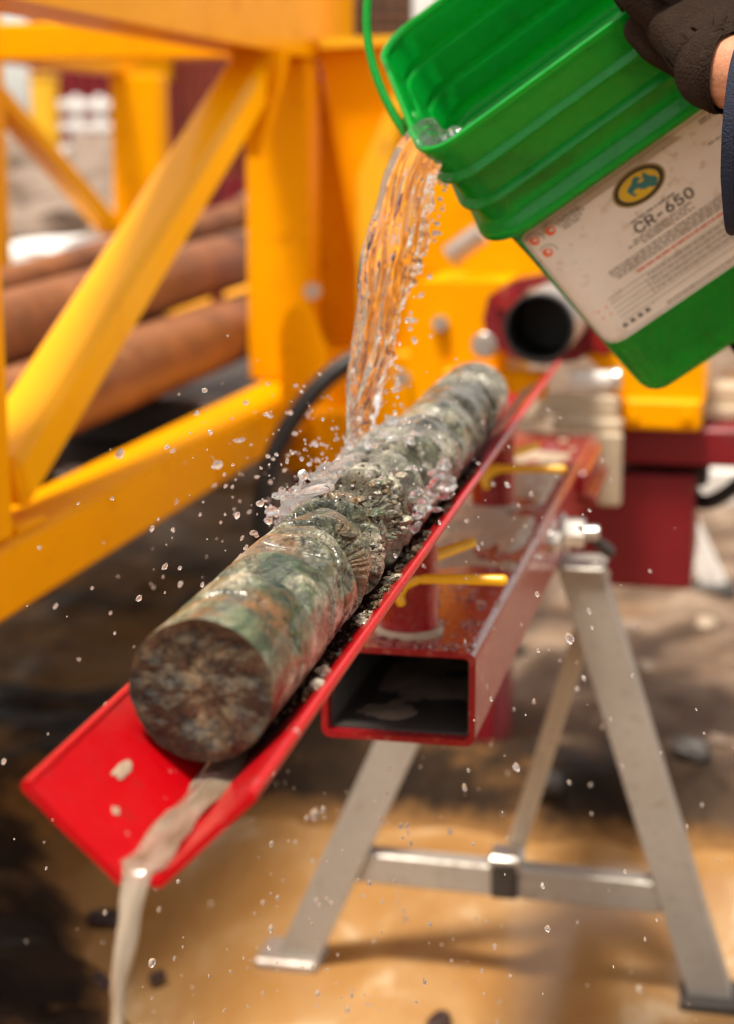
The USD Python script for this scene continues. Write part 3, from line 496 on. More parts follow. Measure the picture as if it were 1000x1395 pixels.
bm = trimesh.Trimesh(v @ BM.T + BO, f, process=False); bm.merge_vertices(); bm.fix_normals()
bucket = thing('bucket', 'bright green square plastic bucket tipped to pour water, with a paper label', 'bucket', bl(BL / 2, BD, BW / 2))
obj('pail', bm, 'green_plastic', bucket, smooth=40)
ear = lambda x: Manifold.batch_hull([sph(bl(x, .024, BW / 2 - .012), .012), sph(bl(x, .05, BW / 2 + .006), .012)])
obj('handle_ear', tm(ear(-.003)), 'green_plastic', bucket); obj('handle_ear', tm(ear(BL + .003)), 'green_plastic', bucket)
hd = A([0, -.72, .69]); arc = []
for t in np.linspace(0, math.pi, 40): arc.append(bl(BL / 2 - math.cos(t) * (BL / 2 + .016), .034, BW / 2 - .01) + BM @ (hd * .20 * math.sin(t) ** .8))
obj('handle', sweep(arc, .0042, 12), 'green_plastic', bucket)
# label on the face towards the viewer: local x along the rim, y down, just proud of the body
def lab_pt(x, y, h):
    k = BK * y + .0075; r = rin - .0075; x0 = k + r
    if x >= x0: return bl(x, y, k - h)
    a = min((x0 - x) / r, 1.45); return bl(x0 - math.sin(a) * (r + h), y, k + r - math.cos(a) * (r + h))
LX0, LX1, LY0, LY1 = .0500, .290, .1265, .2880; LSH = -.030
def on_label(mesh2d, h, thick=0):
    """mesh in label coordinates (metres, x right, y down in the bucket's frame) laid on the face"""
    t = tm(mesh2d).copy(); t = t.subdivide_to_size(.007) if t.extents[0] > .01 else t; v = np.array(t.vertices); v[:, 0] += LSH; t.vertices = A([lab_pt(a, b, h + c) for a, b, c in v]); t.fix_normals() if t.is_watertight else None; return t
def sheet(poly, h, thick=.0003): return on_label(trimesh.creation.extrude_polygon(poly, thick, engine='earcut'), h)
lab = obj('paper_label', sheet(rr(LX0, LY0, LX1, LY1, .012), .0002, .0005), 'paper', bucket, smooth=False)
def ink(name, polys, m_, h=.0008, th=.00012): obj(name, cat_(*[sheet(p, h, th) for p in polys]), m_, lab, smooth=False, kind='stuff' if len(polys) > 4 or name == 'fine_print' else None)
border = rr(LX0 + .003, LY0 + .003, LX1 - .003, LY1 - .003, .010); ink('printed_border', [border.difference(border.buffer(-.0007))], 'ink_grey')
cx, cy = .166, .154
ell = lambda a, b: affinity.translate(affinity.scale(Point(0, 0).buffer(1, 48), a, b), cx, cy)
ink('logo_ring', [ell(.0265, .0185).difference(ell(.0205, .0135))], 'ink_black'); ink('logo_field', [ell(.0203, .0133)], 'ink_gold', .0008)
ink('logo_ring', [ell(.0256, .0176).difference(ell(.0250, .0171))], 'ink_gold', .00095)
land = Polygon([(-.9, -.1), (-.75, -.35), (-.45, -.5), (-.35, -.75), (-.15, -.85), (.02, -.8), (.05, -.55), (.25, -.45), (.35, -.85), (.47, -.6), (.6, -.2), (.85, .1), (.9, .4), (.65, .85), (.4, .8), (.25, .55), (.05, .6), (-.15, .4), (-.45, .5), (-.7, .6), (-.8, .3)])
land = affinity.translate(affinity.scale(land, .0165, -.0120, origin=(0, 0)), cx + .003, cy); land = affinity.scale(land, 1, -1, origin=(cx, cy))
ink('logo_land', [land], 'ink_teal', .00095)
ink('logo_land', [affinity.translate(affinity.scale(Point(0, 0).buffer(1), .0035, .0022), cx - .004, cy + .0035), affinity.translate(affinity.scale(Point(0, 0).buffer(1), .003, .0016), cx + .004, cy - .0035)], 'ink_gold', .0011)
# text mesh: flip so it reads with y down
def words(txt, x, y, hgt, m_, bold=False, name='printed_text'):
    t = meshkit.text_mesh(txt, hgt, .00012, bold); v = np.array(t.vertices); v[:, 0] *= 1.06; v[:, 1] *= -1; v[:, 0] += x; v[:, 1] += y; t = trimesh.Trimesh(v, t.faces[:, ::-1], process=False)
    obj(name, on_label(t, .0008), m_, lab, smooth=False)
words('CR-650', .139, .1970, .0112, 'ink_black', True, 'product_code')
rl = random.Random(5)
def text_line(x0, x1, y, h=.0016, seed=0):
    x = x0; out = []
    while x < x1 - .002:
        wd = rl.uniform(.002, .009); out.append(sbox(x, y, min(x1, x + wd), y + h)); x += wd + rl.uniform(.0009, .0016)
    return out
fine = []
for y, a, b_ in ((.1815, .141, .190),): fine += text_line(a, b_, y, .002)
for y, a, b_ in ((.2000, .133, .196), (.2035, .126, .190), (.2070, .140, .196), (.2135, .098, .238), (.2170, .098, .240), (.2205, .100, .236), (.2240, .102, .225), (.1340, .240, .256), (.1370, .240, .256), (.1600, .236, .256)): fine += text_line(a, b_, y, .0016)
ink('fine_print', fine, 'ink_grey')
ink('fine_print', text_line(.120, .246, .2300, .0022), 'ink_red')
rows = []
for k in range(6): rows.append(sbox(.082, .2385 + .0062 * k, .252, .2385 + .0062 * k + .0005))
rows.append(sbox(.1220, .2447, .1226, .2633)); ink('table_rule', rows, 'ink_grey')
tb = []
for k in range(4): tb += text_line(.126, .225 - .02 * rl.random(), .2405 + .0062 * k, .0014)
ink('fine_print', tb, 'ink_grey', .0008)
for k in range(3): tb = text_line(.066, .086, .140 + .0034 * k, .0014)
side = []
for k in range(5): side += text_line(.089, .106 + rl.uniform(0, .012), .1335 + .0030 * k, .0013)
ink('fine_print', side, 'ink_grey')
for (sx, sy) in ((.061, .1395), (.0785, .1395), (.0645, .1575)):
    d_ = Point(sx, sy).buffer(.0048, 16); e_ = Point(sx + .0012, sy - .0006).buffer(.0023, 10)
    ink('warning_symbol', [d_.difference(e_)], 'ink_orange', .0008)
    arc_ = Point(sx + .001, sy).buffer(.0085, 24).difference(Point(sx + .001, sy).buffer(.0078, 24)).intersection(sbox(sx - .005, sy - .01, sx + .012, sy + .003)); ink('warning_outline', [arc_], 'ink_grey')
ink('fine_print', [sbox(.068, .2440, .078, .2460), sbox(.068, .2530, .078, .2552)], 'ink_orange')
foot_ = []
for k in range(4):
    x0_ = .079 + .0085 * k; foot_ += [sbox(x0_, .2735, x0_ + .0052, .2765), sbox(x0_ + .001, .2718, x0_ + .003, .2735)]
ink('small_symbol', foot_, 'ink_black'); ink('fine_print', text_line(.125, .245, .2800, .0013), 'ink_black')

# ------------------------------------------------------------------ pouring water
sp_px = [(630, 190, 24), (610, 185, 40), (588, 189, 58), (571, 212, 74), (555, 258, 84), (545, 305, 82), (531, 355, 79), (521, 405, 76), (512, 455, 73), (502, 505, 60), (494, 550, 44), (488, 590, 33), (484, 620, 31), (481, 640, 40)]
tt = np.linspace(0, 1, len(sp_px)); Ys = 1.568 - .024 * np.clip((A([p[1] for p in sp_px]) - 190) / 430, 0, 1) ** .7
cl = spline([at(u, vv, yk) for (u, vv, _), yk in zip(sp_px, Ys)], 300)
vz = np.linspace(0, 1, 300); from_s = np.r_[0, np.cumsum(np.linalg.norm(np.diff([at(u, vv, yk) for (u, vv, _), yk in zip(sp_px, Ys)], axis=0), axis=1))]
wd = np.interp(vz * from_s[-1], from_s, [p[2] * 1.60 / 2400 for p in sp_px])
tk = np.interp(vz, [0, .06, .2, .5, .8, 1], [.008, .010, .014, .016, .018, .022])
tan_ = np.gradient(cl, axis=0); tan_ /= np.linalg.norm(tan_, axis=1, keepdims=True)
nu = 96; ang = np.linspace(0, 2 * np.pi, nu, endpoint=False); V = np.zeros((300, nu, 3))
wide = A([.97, .10, .0]) / np.linalg.norm([.97, .10, 0])
for i in range(300):
    wv = wide - tan_[i] * (wide @ tan_[i]); wv /= np.linalg.norm(wv); nv = np.cross(tan_[i], wv)
    s = vz[i]; ca, sa = np.cos(ang), np.sin(ang)
    q = np.stack([ca * 2.0, sa * 2.0, np.full(nu, s * 2.6)], -1)
    n = meshkit.fbm(q * 1.6, 3, 31) - .5
    n2 = meshkit.fbm(np.stack([ca * 4.2, sa * 4.2, np.full(nu, s * 8.)], -1), 3, 32) - .5
    ragged = np.clip(ca, 0, 1) ** 2 * (meshkit.fbm(np.stack([sa * .7, np.zeros(nu), np.full(nu, s * 34.)], -1), 4, 33) - .5)
    grow = min(1, .25 + 1.5 * s)
    tw = .8 * math.sin(s * 8.0) * grow; n4 = meshkit.fbm(np.stack([ca * 7, sa * 7, np.full(nu, s * 5.)], -1), 3, 35) - .5; rag2 = np.clip(-ca, 0, 1) ** 2 * (meshkit.fbm(np.stack([sa * .7, np.zeros(nu), np.full(nu, s * 20.)], -1), 3, 36) - .5)
    rx = wd[i] / 2 * (1 + .14 * n * grow + .05 * n2 * grow + .66 * ragged * min(1, s * 2.5) + .25 * rag2 * s); rz = tk[i] / 2 * (1 + 1.3 * n * grow + .20 * n2 * grow + .14 * n4)
    wv2 = wv * math.cos(tw) + nv * math.sin(tw); nv2 = nv * math.cos(tw) - wv * math.sin(tw); V[i] = cl[i] + np.outer(ca * rx, wv2) + np.outer(sa * rz, nv2)
v = V.reshape(-1, 3); f = grid_faces(300, nu); k = len(v); v = np.vstack([v, V[0].mean(0), V[-1].mean(0)]); j = np.arange(nu); j2 = (j + 1) % nu
f = np.vstack([f, np.stack([np.full(nu, k), j2, j], 1), np.stack([np.full(nu, k + 1), 299 * nu + j, 299 * nu + j2], 1)])
stream = trimesh.Trimesh(v, f, process=False); stream.fix_normals()
obj('water_stream', stream, 'stream_water', smooth=True, label='clear twisting stream of water falling from the bucket lip onto the core', cat='water')
ri = A(rings[1]) @ BM.T + BO; lip = ri[:, 2].min() + .0085
pool_in = Manifold.hull_points(np.vstack([A(bring(y, -.0038 if y < .115 else -.0112, rin)) @ BM.T + BO for y in (.001, .115, .118, .34)]).tolist()).trim_by_plane([0, 0, -1], -float(lip))
obj('bucket_water', pool_in, 'stream_water', smooth=30, label='clear water standing in the low corner inside the tipped bucket', cat='water')
# splash where it lands
def ellips(c, rad, d, n=20):
    x, y, z = frame(d); T = np.zeros((3, 4)); T[:, 0] = x * rad[0]; T[:, 1] = y * rad[1]; T[:, 2] = z * rad[2]; T[:, 3] = c
    return Manifold.sphere(1.0, n).transform(T.tolist())
def water_body(blobs, bounds, label, seed, edge=.0018, thr=.48):
    """one body of water where many soft flattened blobs run together; blobs: (centre, half sizes, direction)"""
    lo, hi = A(bounds[0]), A(bounds[1]); h = edge * .8; ax = [np.arange(lo[k], hi[k] + h, h) for k in range(3)]; Fd = np.zeros([len(a) for a in ax], np.float32)
    for c, rad, d in blobs:
        c = A(c); x, y, z = frame(d); e = max(rad) * 2.2; sl = [slice(*np.searchsorted(ax[k], [c[k] - e, c[k] + e])) for k in range(3)]
        if any(q.stop - q.start < 2 for q in sl): continue
        g = np.stack(np.meshgrid(*[ax[k][sl[k]] for k in range(3)], indexing='ij'), -1) - c
        q = ((g @ x) / rad[0]) ** 2 + ((g @ y) / rad[1]) ** 2 + ((g @ z) / rad[2]) ** 2
        Fd[sl[0], sl[1], sl[2]] += np.exp(-q)
    G3 = np.stack(np.meshgrid(*ax, indexing='ij'), -1); near = Fd > .1; nz_ = np.zeros_like(Fd); nz_[near] = meshkit.fbm(G3[near] * 85, 3, seed) - .5
    Fd = Fd - thr + .70 * nz_ * (Fd > .1); Fd[[0, -1]] = -1; Fd[:, [0, -1]] = -1; Fd[:, :, [0, -1]] = -1
    flat_ = Fd.ravel().tolist(); n1, n2_ = len(ax[1]), len(ax[2]); o = lo.tolist(); m_ = [len(a) - 2 for a in ax]
    def look(x, y, z):
        a, b, c = (x - o[0]) / h, (y - o[1]) / h, (z - o[2]) / h
        i, j, k = min(max(int(a), 0), m_[0]), min(max(int(b), 0), m_[1]), min(max(int(c), 0), m_[2]); a -= i; b -= j; c -= k; q = (i * n1 + j) * n2_ + k; r = q + n1 * n2_
        return ((flat_[q] * (1 - c) + flat_[q + 1] * c) * (1 - b) + (flat_[q + n2_] * (1 - c) + flat_[q + n2_ + 1] * c) * b) * (1 - a) + ((flat_[r] * (1 - c) + flat_[r + 1] * c) * (1 - b) + (flat_[r + n2_] * (1 - c) + flat_[r + n2_ + 1] * c) * b) * a
    t = tm(Manifold.level_set(look, [*lo.tolist(), *hi.tolist()], edge)); t.merge_vertices(); t.remove_unreferenced_vertices(); raw = t.vertices.copy(); trimesh.smoothing.filter_taubin(t, iterations=6); bad = np.linalg.norm(t.vertices - raw, axis=1) > .0015; t.vertices = np.where(bad[:, None], raw, t.vertices)
    return obj('water_splash', t, 'splash_water', smooth=True, label=label, cat='water')
r2 = np.random.default_rng(5); parts = []
def on_core(y, deg, out): c = core_axis(y); a = math.radians(deg); return A([c[0] + math.cos(a) * (CR + out), y, c[2] + math.sin(a) * (CR + out)]), a
for k in range(150):   # film running down the near-left flank, thicker towards its torn lower edge
    y = 1.28 + .26 * r2.random() ** .9; p, a = on_core(y, r2.uniform(112, 196), r2.uniform(-.001, .003)); parts.append((p, (.0085, .0028, .011), A([math.sin(a), -.9, -math.cos(a)])))
for k in range(170):    # torn crown edge standing off the flank
    y = 1.27 + .22 * r2.random(); p, a = on_core(y, r2.uniform(140, 200), -.001 + .013 * r2.random() ** 1.6); parts.append((p, (.0034, .0030, r2.uniform(.0035, .0065)), A([math.cos(a) * .8 + .4 * r2.normal(), -.9 * r2.random(), math.sin(a) + .4 + .4 * r2.normal()])))
for k in range(60):    # tatters torn loose at the outer edge
    y = 1.262 + .13 * r2.random(); p, a = on_core(y, r2.uniform(150, 196), .004 + .020 * r2.random() ** 1.3); q = r2.uniform(.0022, .0042); parts.append((p, (q, q * r2.uniform(.6, 1.0), q * r2.uniform(.9, 1.7)), A([math.cos(a) + .7 * r2.normal(), r2.normal(), .5 + .7 * r2.normal()])))
for k in range(60):    # low crown round the foot of the stream
    y = 1.540 + r2.normal() * .020; p, a = on_core(y, r2.normal(98, 15), r2.uniform(0, .006)); parts.append((p, (r2.uniform(.003, .006), .003, r2.uniform(.004, .009)), A([r2.normal(), r2.normal(), .4])))
water_body(parts, ((-.405, 1.235, .795), (-.262, 1.605, .905)), 'ragged clear splash running down and off the left flank of the core', 51)
parts = []
for k in range(44):
    y = r2.uniform(1.36, 1.54); p, a = on_core(y, r2.uniform(-12, 26), .001 + .008 * r2.random() ** 1.6); parts.append((p, (r2.uniform(.003, .006), .0026, r2.uniform(.004, .009)), A([.5, -.8, r2.uniform(-.2, .9)])))
water_body(parts, ((-.275, 1.315, .805), (-.215, 1.625, .885)), 'frothy clear splash between the core and the right trough side', 52)
# spray: drops thrown from the impact, each at a random moment of its flight
drops = []; r3 = np.random.default_rng(23); ico = trimesh.creation.icosphere(2, 1.0)
def add_drop(p, r, d=None):
    s = ico.copy(); k = meshkit.noise(s.vertices * 1.6 + r3.uniform(0, 90, 3), 3) - .5; s.vertices = s.vertices * (1 + .60 * k[:, None]) * r
    x, y, z = frame(d if d is not None else r3.normal(size=3)); T = np.eye(4); T[:3, :3] = np.stack([x, y, z * r3.uniform(.95, 1.9)], 1); s.apply_transform(T); s.apply_translation(p); drops.append(s)
n_ok = 0
while n_ok < 1050:
    o = A([-.33, 1.54 - .25 * r3.random() ** 1.5, .872]); a = r3.uniform(0, 2 * math.pi); el = math.radians(r3.uniform(-5, 68)); sp = .2 + 1.9 * r3.random() ** 1.5
    v_ = sp * A([math.cos(a) * math.cos(el) * .75, math.sin(a) * math.cos(el) - .10, math.sin(el) * .8]); t = .01 + .43 * r3.random() ** 1.2
    p = o + v_ * t + A([0, 0, -4.905 * t * t])
    if p[2] < .03 or p[1] < .75: continue
    if (-.37 < p[0] < -.22 and p[1] < 2.2 and .58 < p[2] < .80) or np.hypot(p[0] - core_axis(p[1])[0], p[2] - core_axis(p[1])[2]) < CR + .002: continue
    add_drop(p, .0005 + .0014 * r3.random() ** 2.0 + (.0022 * r3.random() if r3.random() < .09 else 0), v_ + A([0, 0, -9.81 * t])); n_ok += 1
for k in range(55):   # drops torn off the ragged edge of the stream
    i = int(r3.uniform(40, 290)); p = cl[i] + wide * (wd[i] / 2 + abs(r3.normal()) * .005 + .001) + r3.normal(size=3) * .003; add_drop(p, r3.uniform(.0007, .0024))
for k in range(120):   # beads and splashes sitting just over the wet core
    y = 1.25 + .4 * r3.random(); c = core_axis(y); a = math.radians(r3.uniform(0, 180)); rad = CR + r3.uniform(.002, .018); add_drop(A([c[0] + math.cos(a) * rad, y, c[2] + math.sin(a) * rad]), r3.uniform(.0005, .0014))
obj('water_spray', cat_(*drops), 'spray_water', smooth=True, label='countless clear droplets sprayed around the core and trough', cat='water spray', kind='stuff')
wet = []
for k in range(420):
    x, y = r3.uniform(bx0 + .01, bx1 - .004), by0 + .01 + 1.0 * r3.random() ** 1.5
    if math.hypot(x + .292, y - 1.575) < .033: continue
    s = ico.copy(); r = r3.uniform(.0010, .0042); s.apply_scale([r, r * r3.uniform(.8, 1.4), r * .45]); s.apply_translation([x, y, bz1 + r * .12]); wet.append(s)
obj('water_beads', cat_(*wet), 'clear_water', smooth=True, label='small water beads lying on top of the red beam', cat='water beads', kind='stuff')

# ------------------------------------------------------------------ drill rig: yellow truss frame
rig = thing('drill_rig_frame', 'yellow welded truss frame with diagonal braces beside the pipes', 'drill rig', (-1.3, 3.0, 0))
XF = -.918; YP = 'yellow_paint'
def P(name, mesh, m_=YP, par=None, **k): return obj(name, mesh, m_, par or rig, **k)
P('lower_chord', rngbox(XF - .115, XF, .7, 3.80, .540, .640, .008))
P('chord_cap', rngbox(XF - .112, XF - .004, 2.105, 2.20, .6405, .652, .003))
P('upper_chord', prism([(XF - .12, 0), (XF, 0), (XF, .16), (XF - .12, .16)], .7, 4.1).apply_translation([0, 0, 1.322]))
P('post', rngbox(XF - .105, XF - .002, 1.98, 2.088, .641, 1.321, .007))
P('post', rngbox(-1.058, XF - .003, 3.67, 3.78, .641, 1.321, .007))
P('brace', bar((XF - .050, 2.14, .700), (XF - .048, 3.50, 1.318), .080, .085, up=(1, 0, 0), b=.012), 'glossy_yellow_paint')
P('gusset', prism([(-.995, 1.325), (-.885, 1.325), (-.900, 1.26), (-.945, 1.12), (-.965, 1.12)], 3.36, 3.40))
P('gusset', prism([(XF - .115, 1.33), (XF - .04, 1.33), (XF - .05, 1.23), (XF - .115, 1.18)], 2.07, 2.09))
g_ = [at(u, v_, 3.40) for u, v_ in ((390, 545), (388, 450), (398, 422), (412, 412), (424, 416), (448, 475), (450, 545))]
P('lug_plate', prism([(p[0], p[2]) for p in g_], 3.355, 3.395), 'yellow_paint')
P('lug_bolt', hexnut(at(428, 396, 3.40), (0, -1, 0), .017, .022), 'galvanised_steel', smooth=False)
# far side truss
XB = -1.79
P('far_rail', rngbox(XB - .08, XB, .9, 7.2, 1.345, 1.425, .006)); P('far_chord', rngbox(XB - .08, XB, .9, 7.2, .54, .63, .006))
P('far_post', rngbox(XB - .075, XB - .002, 4.02, 4.12, .631, 1.50, .006)); P('far_post', rngbox(-1.83, -1.68, 4.95, 5.03, .631, 1.344, .006)); P('far_post', rngbox(XB - .075, XB - .002, 6.9, 7.0, .631, 1.344, .006))
P('far_brace', bar((XB - .03, 4.10, 1.27), (XB - .03, 5.05, .84), .05, .062, up=(1, 0, 0), b=.008))
P('cross_member', rngbox(XB + .002, XF - .116, 2.55, 2.63, .560, .640, .005), 'dark_steel'); P('cross_member', rngbox(XB + .002, XF - .116, 3.30, 3.38, .560, .640, .005), 'dark_steel'); P('cross_member', rngbox(XB + .002, XF - .116, 1.50, 1.58, .560, .640, .005), 'dark_steel'); P('cross_member', rngbox(XB + .002, XF - .125, 3.80, 3.88, 1.33, 1.41, .005))
P('deck_plate', rngbox(XB + .003, XF - .117, .9, 6.9, .545, .556, .002), 'dark_steel')
P('jack_leg', rngbox(XF - .11, XF - .01, 1.05, 1.15, -.02, .539, .006)); P('jack_leg', rngbox(XB - .075, XB - .005, 1.05, 1.15, -.02, .539, .006)); P('jack_leg', rngbox(XB - .075, XB - .005, 5.4, 5.5, -.02, .539, .006))
P('jack_foot', rngbox(XF - .18, XF + .06, .98, 1.22, -.03, -.019 + .06, .006), 'dark_steel')
# machine head plates behind the stream
def rect(u0, v0, u1, v1, Y, d, b=.006):
    c = at((u0 + u1) / 2, (v0 + v1) / 2, Y); return rngbox(at(u0, (v0 + v1) / 2, Y)[0], at(u1, (v0 + v1) / 2, Y)[0], Y, Y + d, at((u0 + u1) / 2, v1, Y)[2], at((u0 + u1) / 2, v0, Y)[2], b)
def ppoly(pts, Y, d): return prism([(p[0], p[2]) for p in (at(u, v_, Y) for u, v_ in pts)], Y, Y + d)
head = thing('drill_mast', 'broad yellow mast plate rising behind the falling water', 'drill mast', (-.75, 3.75, 0))
obj('mast_plate', ppoly([(432, 56), (600, 50), (660, 330), (640, 520), (500, 520), (486, 360)], 3.75, .10), YP, head)
obj('mast_edge_highlight', ppoly([(430, 52), (600, 46), (600, 56), (432, 66)], 3.70, .047), 'bright_yellow_paint', head)  # brighter strip paints the highlight along the plate's top edge
obj('mast_highlight', ppoly([(487, 240), (540, 120), (548, 125), (512, 330), (505, 460), (488, 460)], 3.68, .06), 'bright_yellow_paint', head)  # brighter shape paints a highlight on the mast plate
obj('side_web', ppoly([(392, 110), (440, 110), (497, 380), (499, 480), (392, 480)], 3.86, .05), YP, head)
obj('foot_block', rect(430, 480, 640, 600, 3.72, .5), YP, head); obj('lower_block', rect(384, 560, 478, 645, 3.62, .15), YP, head)
obj('pedestal', rect(400, 646, 640, 760, 3.80, .3), 'maroon_paint', head)
scr = thing('guard_screen', 'dark brown wire mesh guard above the mast plate', 'guard screen', at(475, 60, 4.2))
def mesh_screen(u0, v0, u1, v1, Y, par, step=.03):
    a, b_ = at(u0, v1, Y), at(u1, v0, Y); f_ = [rngbox(a[0], b_[0], Y + .02, Y + .03, a[2], b_[2], .002)]
    obj('backing', f_[0], 'maroon_paint' if u0 < 400 else 'dark_steel', par); w_ = []
    for x in np.arange(a[0], b_[0], step): w_.append(rngbox(x, x + .004, Y, Y + .004, a[2], b_[2], .001))
    for z in np.arange(a[2], b_[2], step): w_.append(rngbox(a[0], b_[0], Y + .005, Y + .009, z, z + .004, .001))
    obj('mesh_wire', cat_(*w_), 'rusty_steel', par, kind='stuff')
mesh_screen(430, -120, 560, 60, 4.2, scr)
scr2 = thing('guard_screen', 'dark red wire mesh guard behind the diagonal brace', 'guard screen', at(275, 250, 5.4)); mesh_screen(238, 60, 345, 240, 5.4, scr2, .035)
obj('screen_leg', rect(285, 240, 300, 420, 5.45, .04), 'maroon_paint', scr2)
# chuck with the drill rod
ck = thing('drill_chuck', 'red bolted flange gripping the steel drill rod', 'drill chuck', at(735, 600, 2.93))
RC = A([-.331, 2.86, .857]); RM = at(735, 447, 2.70)
fl = Polygon([(math.cos(a) * .108 * (1.0 if k % 2 else .94), math.sin(a) * .070) for k, a in enumerate(np.radians(np.arange(0, 360, 30)))]).buffer(.006).difference(Point(0, 0).buffer(.0600, 40))
c = trimesh.creation.extrude_polygon(fl, .05, engine='earcut'); T = np.eye(4); T[:3, 0] = [1, 0, 0]; T[:3, 1] = [0, 0, 1]; T[:3, 2] = [0, 1, 0]; T[:3, 3] = [RC[0], 2.955, RC[2] - .002]; c.apply_transform(T); c.fix_normals()
obj('flange', c, 'maroon_paint', ck)
for k_, (u, v_) in enumerate(((660, 470), (690, 408), (822, 466))):
    q = at(u, v_, 2.952); obj('bolt', cat_(hexnut(q, (0, -1, 0), .017, .018), cyl(q + A([0, -.001, 0]), q + A([0, -.004, 0]), .022)), 'galvanised_steel' if k_ == 0 else 'beam_red_paint', ck, smooth=30)
rod = thing('drill_rod', 'open-mouthed grey steel drill rod behind the trough end', 'drill rod', RM - A([0, 0, .057]))
obj('tube', pipe(RM, RM + A([.0, 1.0, .0]), .0535, .0025, 48), 'drill_steel', rod); obj('mouth_ring', pipe(RM - A([0, .010, 0]), RM + A([0, .014, 0]), .0545, .0045, 48), 'black_rubber', rod); obj('shade_plug', cyl(RM + A([0, .16, 0]), RM + A([0, .18, 0]), .0500), 'black_rubber', rod); obj('bore_shade', pipe(RM + A([0, .002, 0]), RM + A([0, .155, 0]), .0505, .0012, 48), 'black_rubber', rod)  # black liner and plug paint the shade inside the bore
# yellow clamp blocks
cb = thing('clamp_block', 'yellow bolted machine block left of the drill rod mouth', 'machine block', at(620, 600, 3.02))
obj('block', ppoly([(556, 392), (570, 384), (688, 384), (692, 470), (692, 585), (560, 585)], 3.02, .30), YP, cb); obj('block_top', rect(632, 318, 745, 392, 3.2, .3), YP, cb); obj('front_pad', rect(602, 505, 745, 560, 2.985, .033), YP, cb)
for (u, v_) in ((550, 515), (601, 440), (575, 560)): q = at(u, v_, 3.018); obj('bolt', hexnut(q, (0, -1, 0), .014, .016), 'galvanised_steel', cb, smooth=False)
obj('support', rngbox(-.62, -.42, 3.05, 3.28, -.02, .64, .006), 'maroon_paint', cb)
obj('hose_fitting', cyl(at(612, 350, 3.1), at(655, 318, 3.1), .020), 'drill_steel', cb)
rb = thing('clamp_block', 'yellow machine block under the bucket with a lower bolted lip', 'machine block', at(880, 600, 2.96))
obj('block', ppoly([(792, 440), (960, 440), (960, 548), (838, 548), (815, 500), (790, 480)], 2.97, .25), YP, rb); obj('lip', rect(842, 545, 955, 586, 2.945, .15), YP, rb)
for (u, v_) in ((862, 566), (935, 566)): q = at(u, v_, 2.943); obj('bolt', hexnut(q, (0, -1, 0), .010, .008), YP, rb, smooth=False)
fr = thing('rig_base', 'dark red steel base beam and cabinet behind the trestle', 'rig base', at(900, 800, 2.98))
obj('base_beam', rect(830, 584, 1120, 636, 2.98, .2), 'maroon_paint', fr); obj('web', rect(850, 637, 965, 662, 3.04, .15), 'dark_steel', fr); obj('cabinet', rect(775, 646, 944, 800, 2.99, .35), 'maroon_paint', fr)  # the web is a dark strip painting the shaded gap below the beam
obj('base_leg', rngbox(.16, .26, 3.0, 3.15, -.03, at(900, 637, 2.98)[2] - .002, .004), 'maroon_paint', fr)
rodb = thing('hydraulic_rod', 'polished chrome rod between the yellow machine blocks', 'rod', at(805, 516, 2.93)); obj('rod', cyl(at(776, 517, 2.93), at(836, 517, 2.93), .0145), 'white_paint', rodb); obj('collar', cyl(at(836, 517, 2.93), at(846, 517, 2.93), .02), 'galvanised_steel', rodb)
for k, (u0, v0, u1, v1, Y, d) in enumerate(((742, 540, 842, 566, 2.90, .04), (752, 573, 846, 590, 2.86, .05), (814, 592, 846, 690, 2.84, .03), (700, 560, 745, 575, 2.84, .2), (955, 528, 1060, 552, 3.1, .1), (955, 556, 1060, 574, 3.06, .1))):
    lb = ['pale timber packer under the chrome rod', 'second pale timber packer, below the one under the chrome rod', 'upright pale timber block at the far end of the beam', 'short muddy timber on the far end of the beam', 'upper pale plank at the right behind the bucket base', 'lower pale plank at the right behind the bucket base'][k]
    obj('timber_block', rect(u0, v0, u1, v1, Y, d, .004), 'timber', label=lb, cat='timber', group='timber packers around the clamp')
# hoses
obj('hydraulic_hose', sweep(spline([at(520, 478, 3.25), at(475, 494, 3.22), at(418, 545, 3.18), at(382, 600, 3.15), at(362, 655, 3.12), at(357, 720, 3.1), at(372, 800, 3.1), at(420, 860, 3.15)], 60), .0185, 20), 'black_rubber', smooth=True, label='thick black hydraulic hose arching beside the yellow chord', cat='hose')
obj('hydraulic_hose', sweep(spline([at(940, 650, 3.15), at(965, 684, 3.1), at(1000, 664, 3.1), at(1060, 600, 3.1)], 40), .014, 16), 'black_rubber', smooth=True, label='thin black hose looping right of the dark red cabinet', cat='hose')
wl = thing('prop_stand', 'white slanted prop leg right of the dark red cabinet', 'prop', at(960, 800, 4.35)); obj('leg', bar(at(925, 690, 4.35), at(975, 800, 4.35), .06, .03, up=(0, 1, 0)), 'white_paint', wl); obj('foot', rngbox(at(975, 800, 4.35)[0] - .05, at(975, 800, 4.35)[0] + .05, 4.31, 4.39, -.03, at(975, 800, 4.35)[2] + .01, .005), 'dark_steel', wl); obj('bracket', rect(905, 640, 1010, 690, 4.35, .04), 'white_paint', wl)
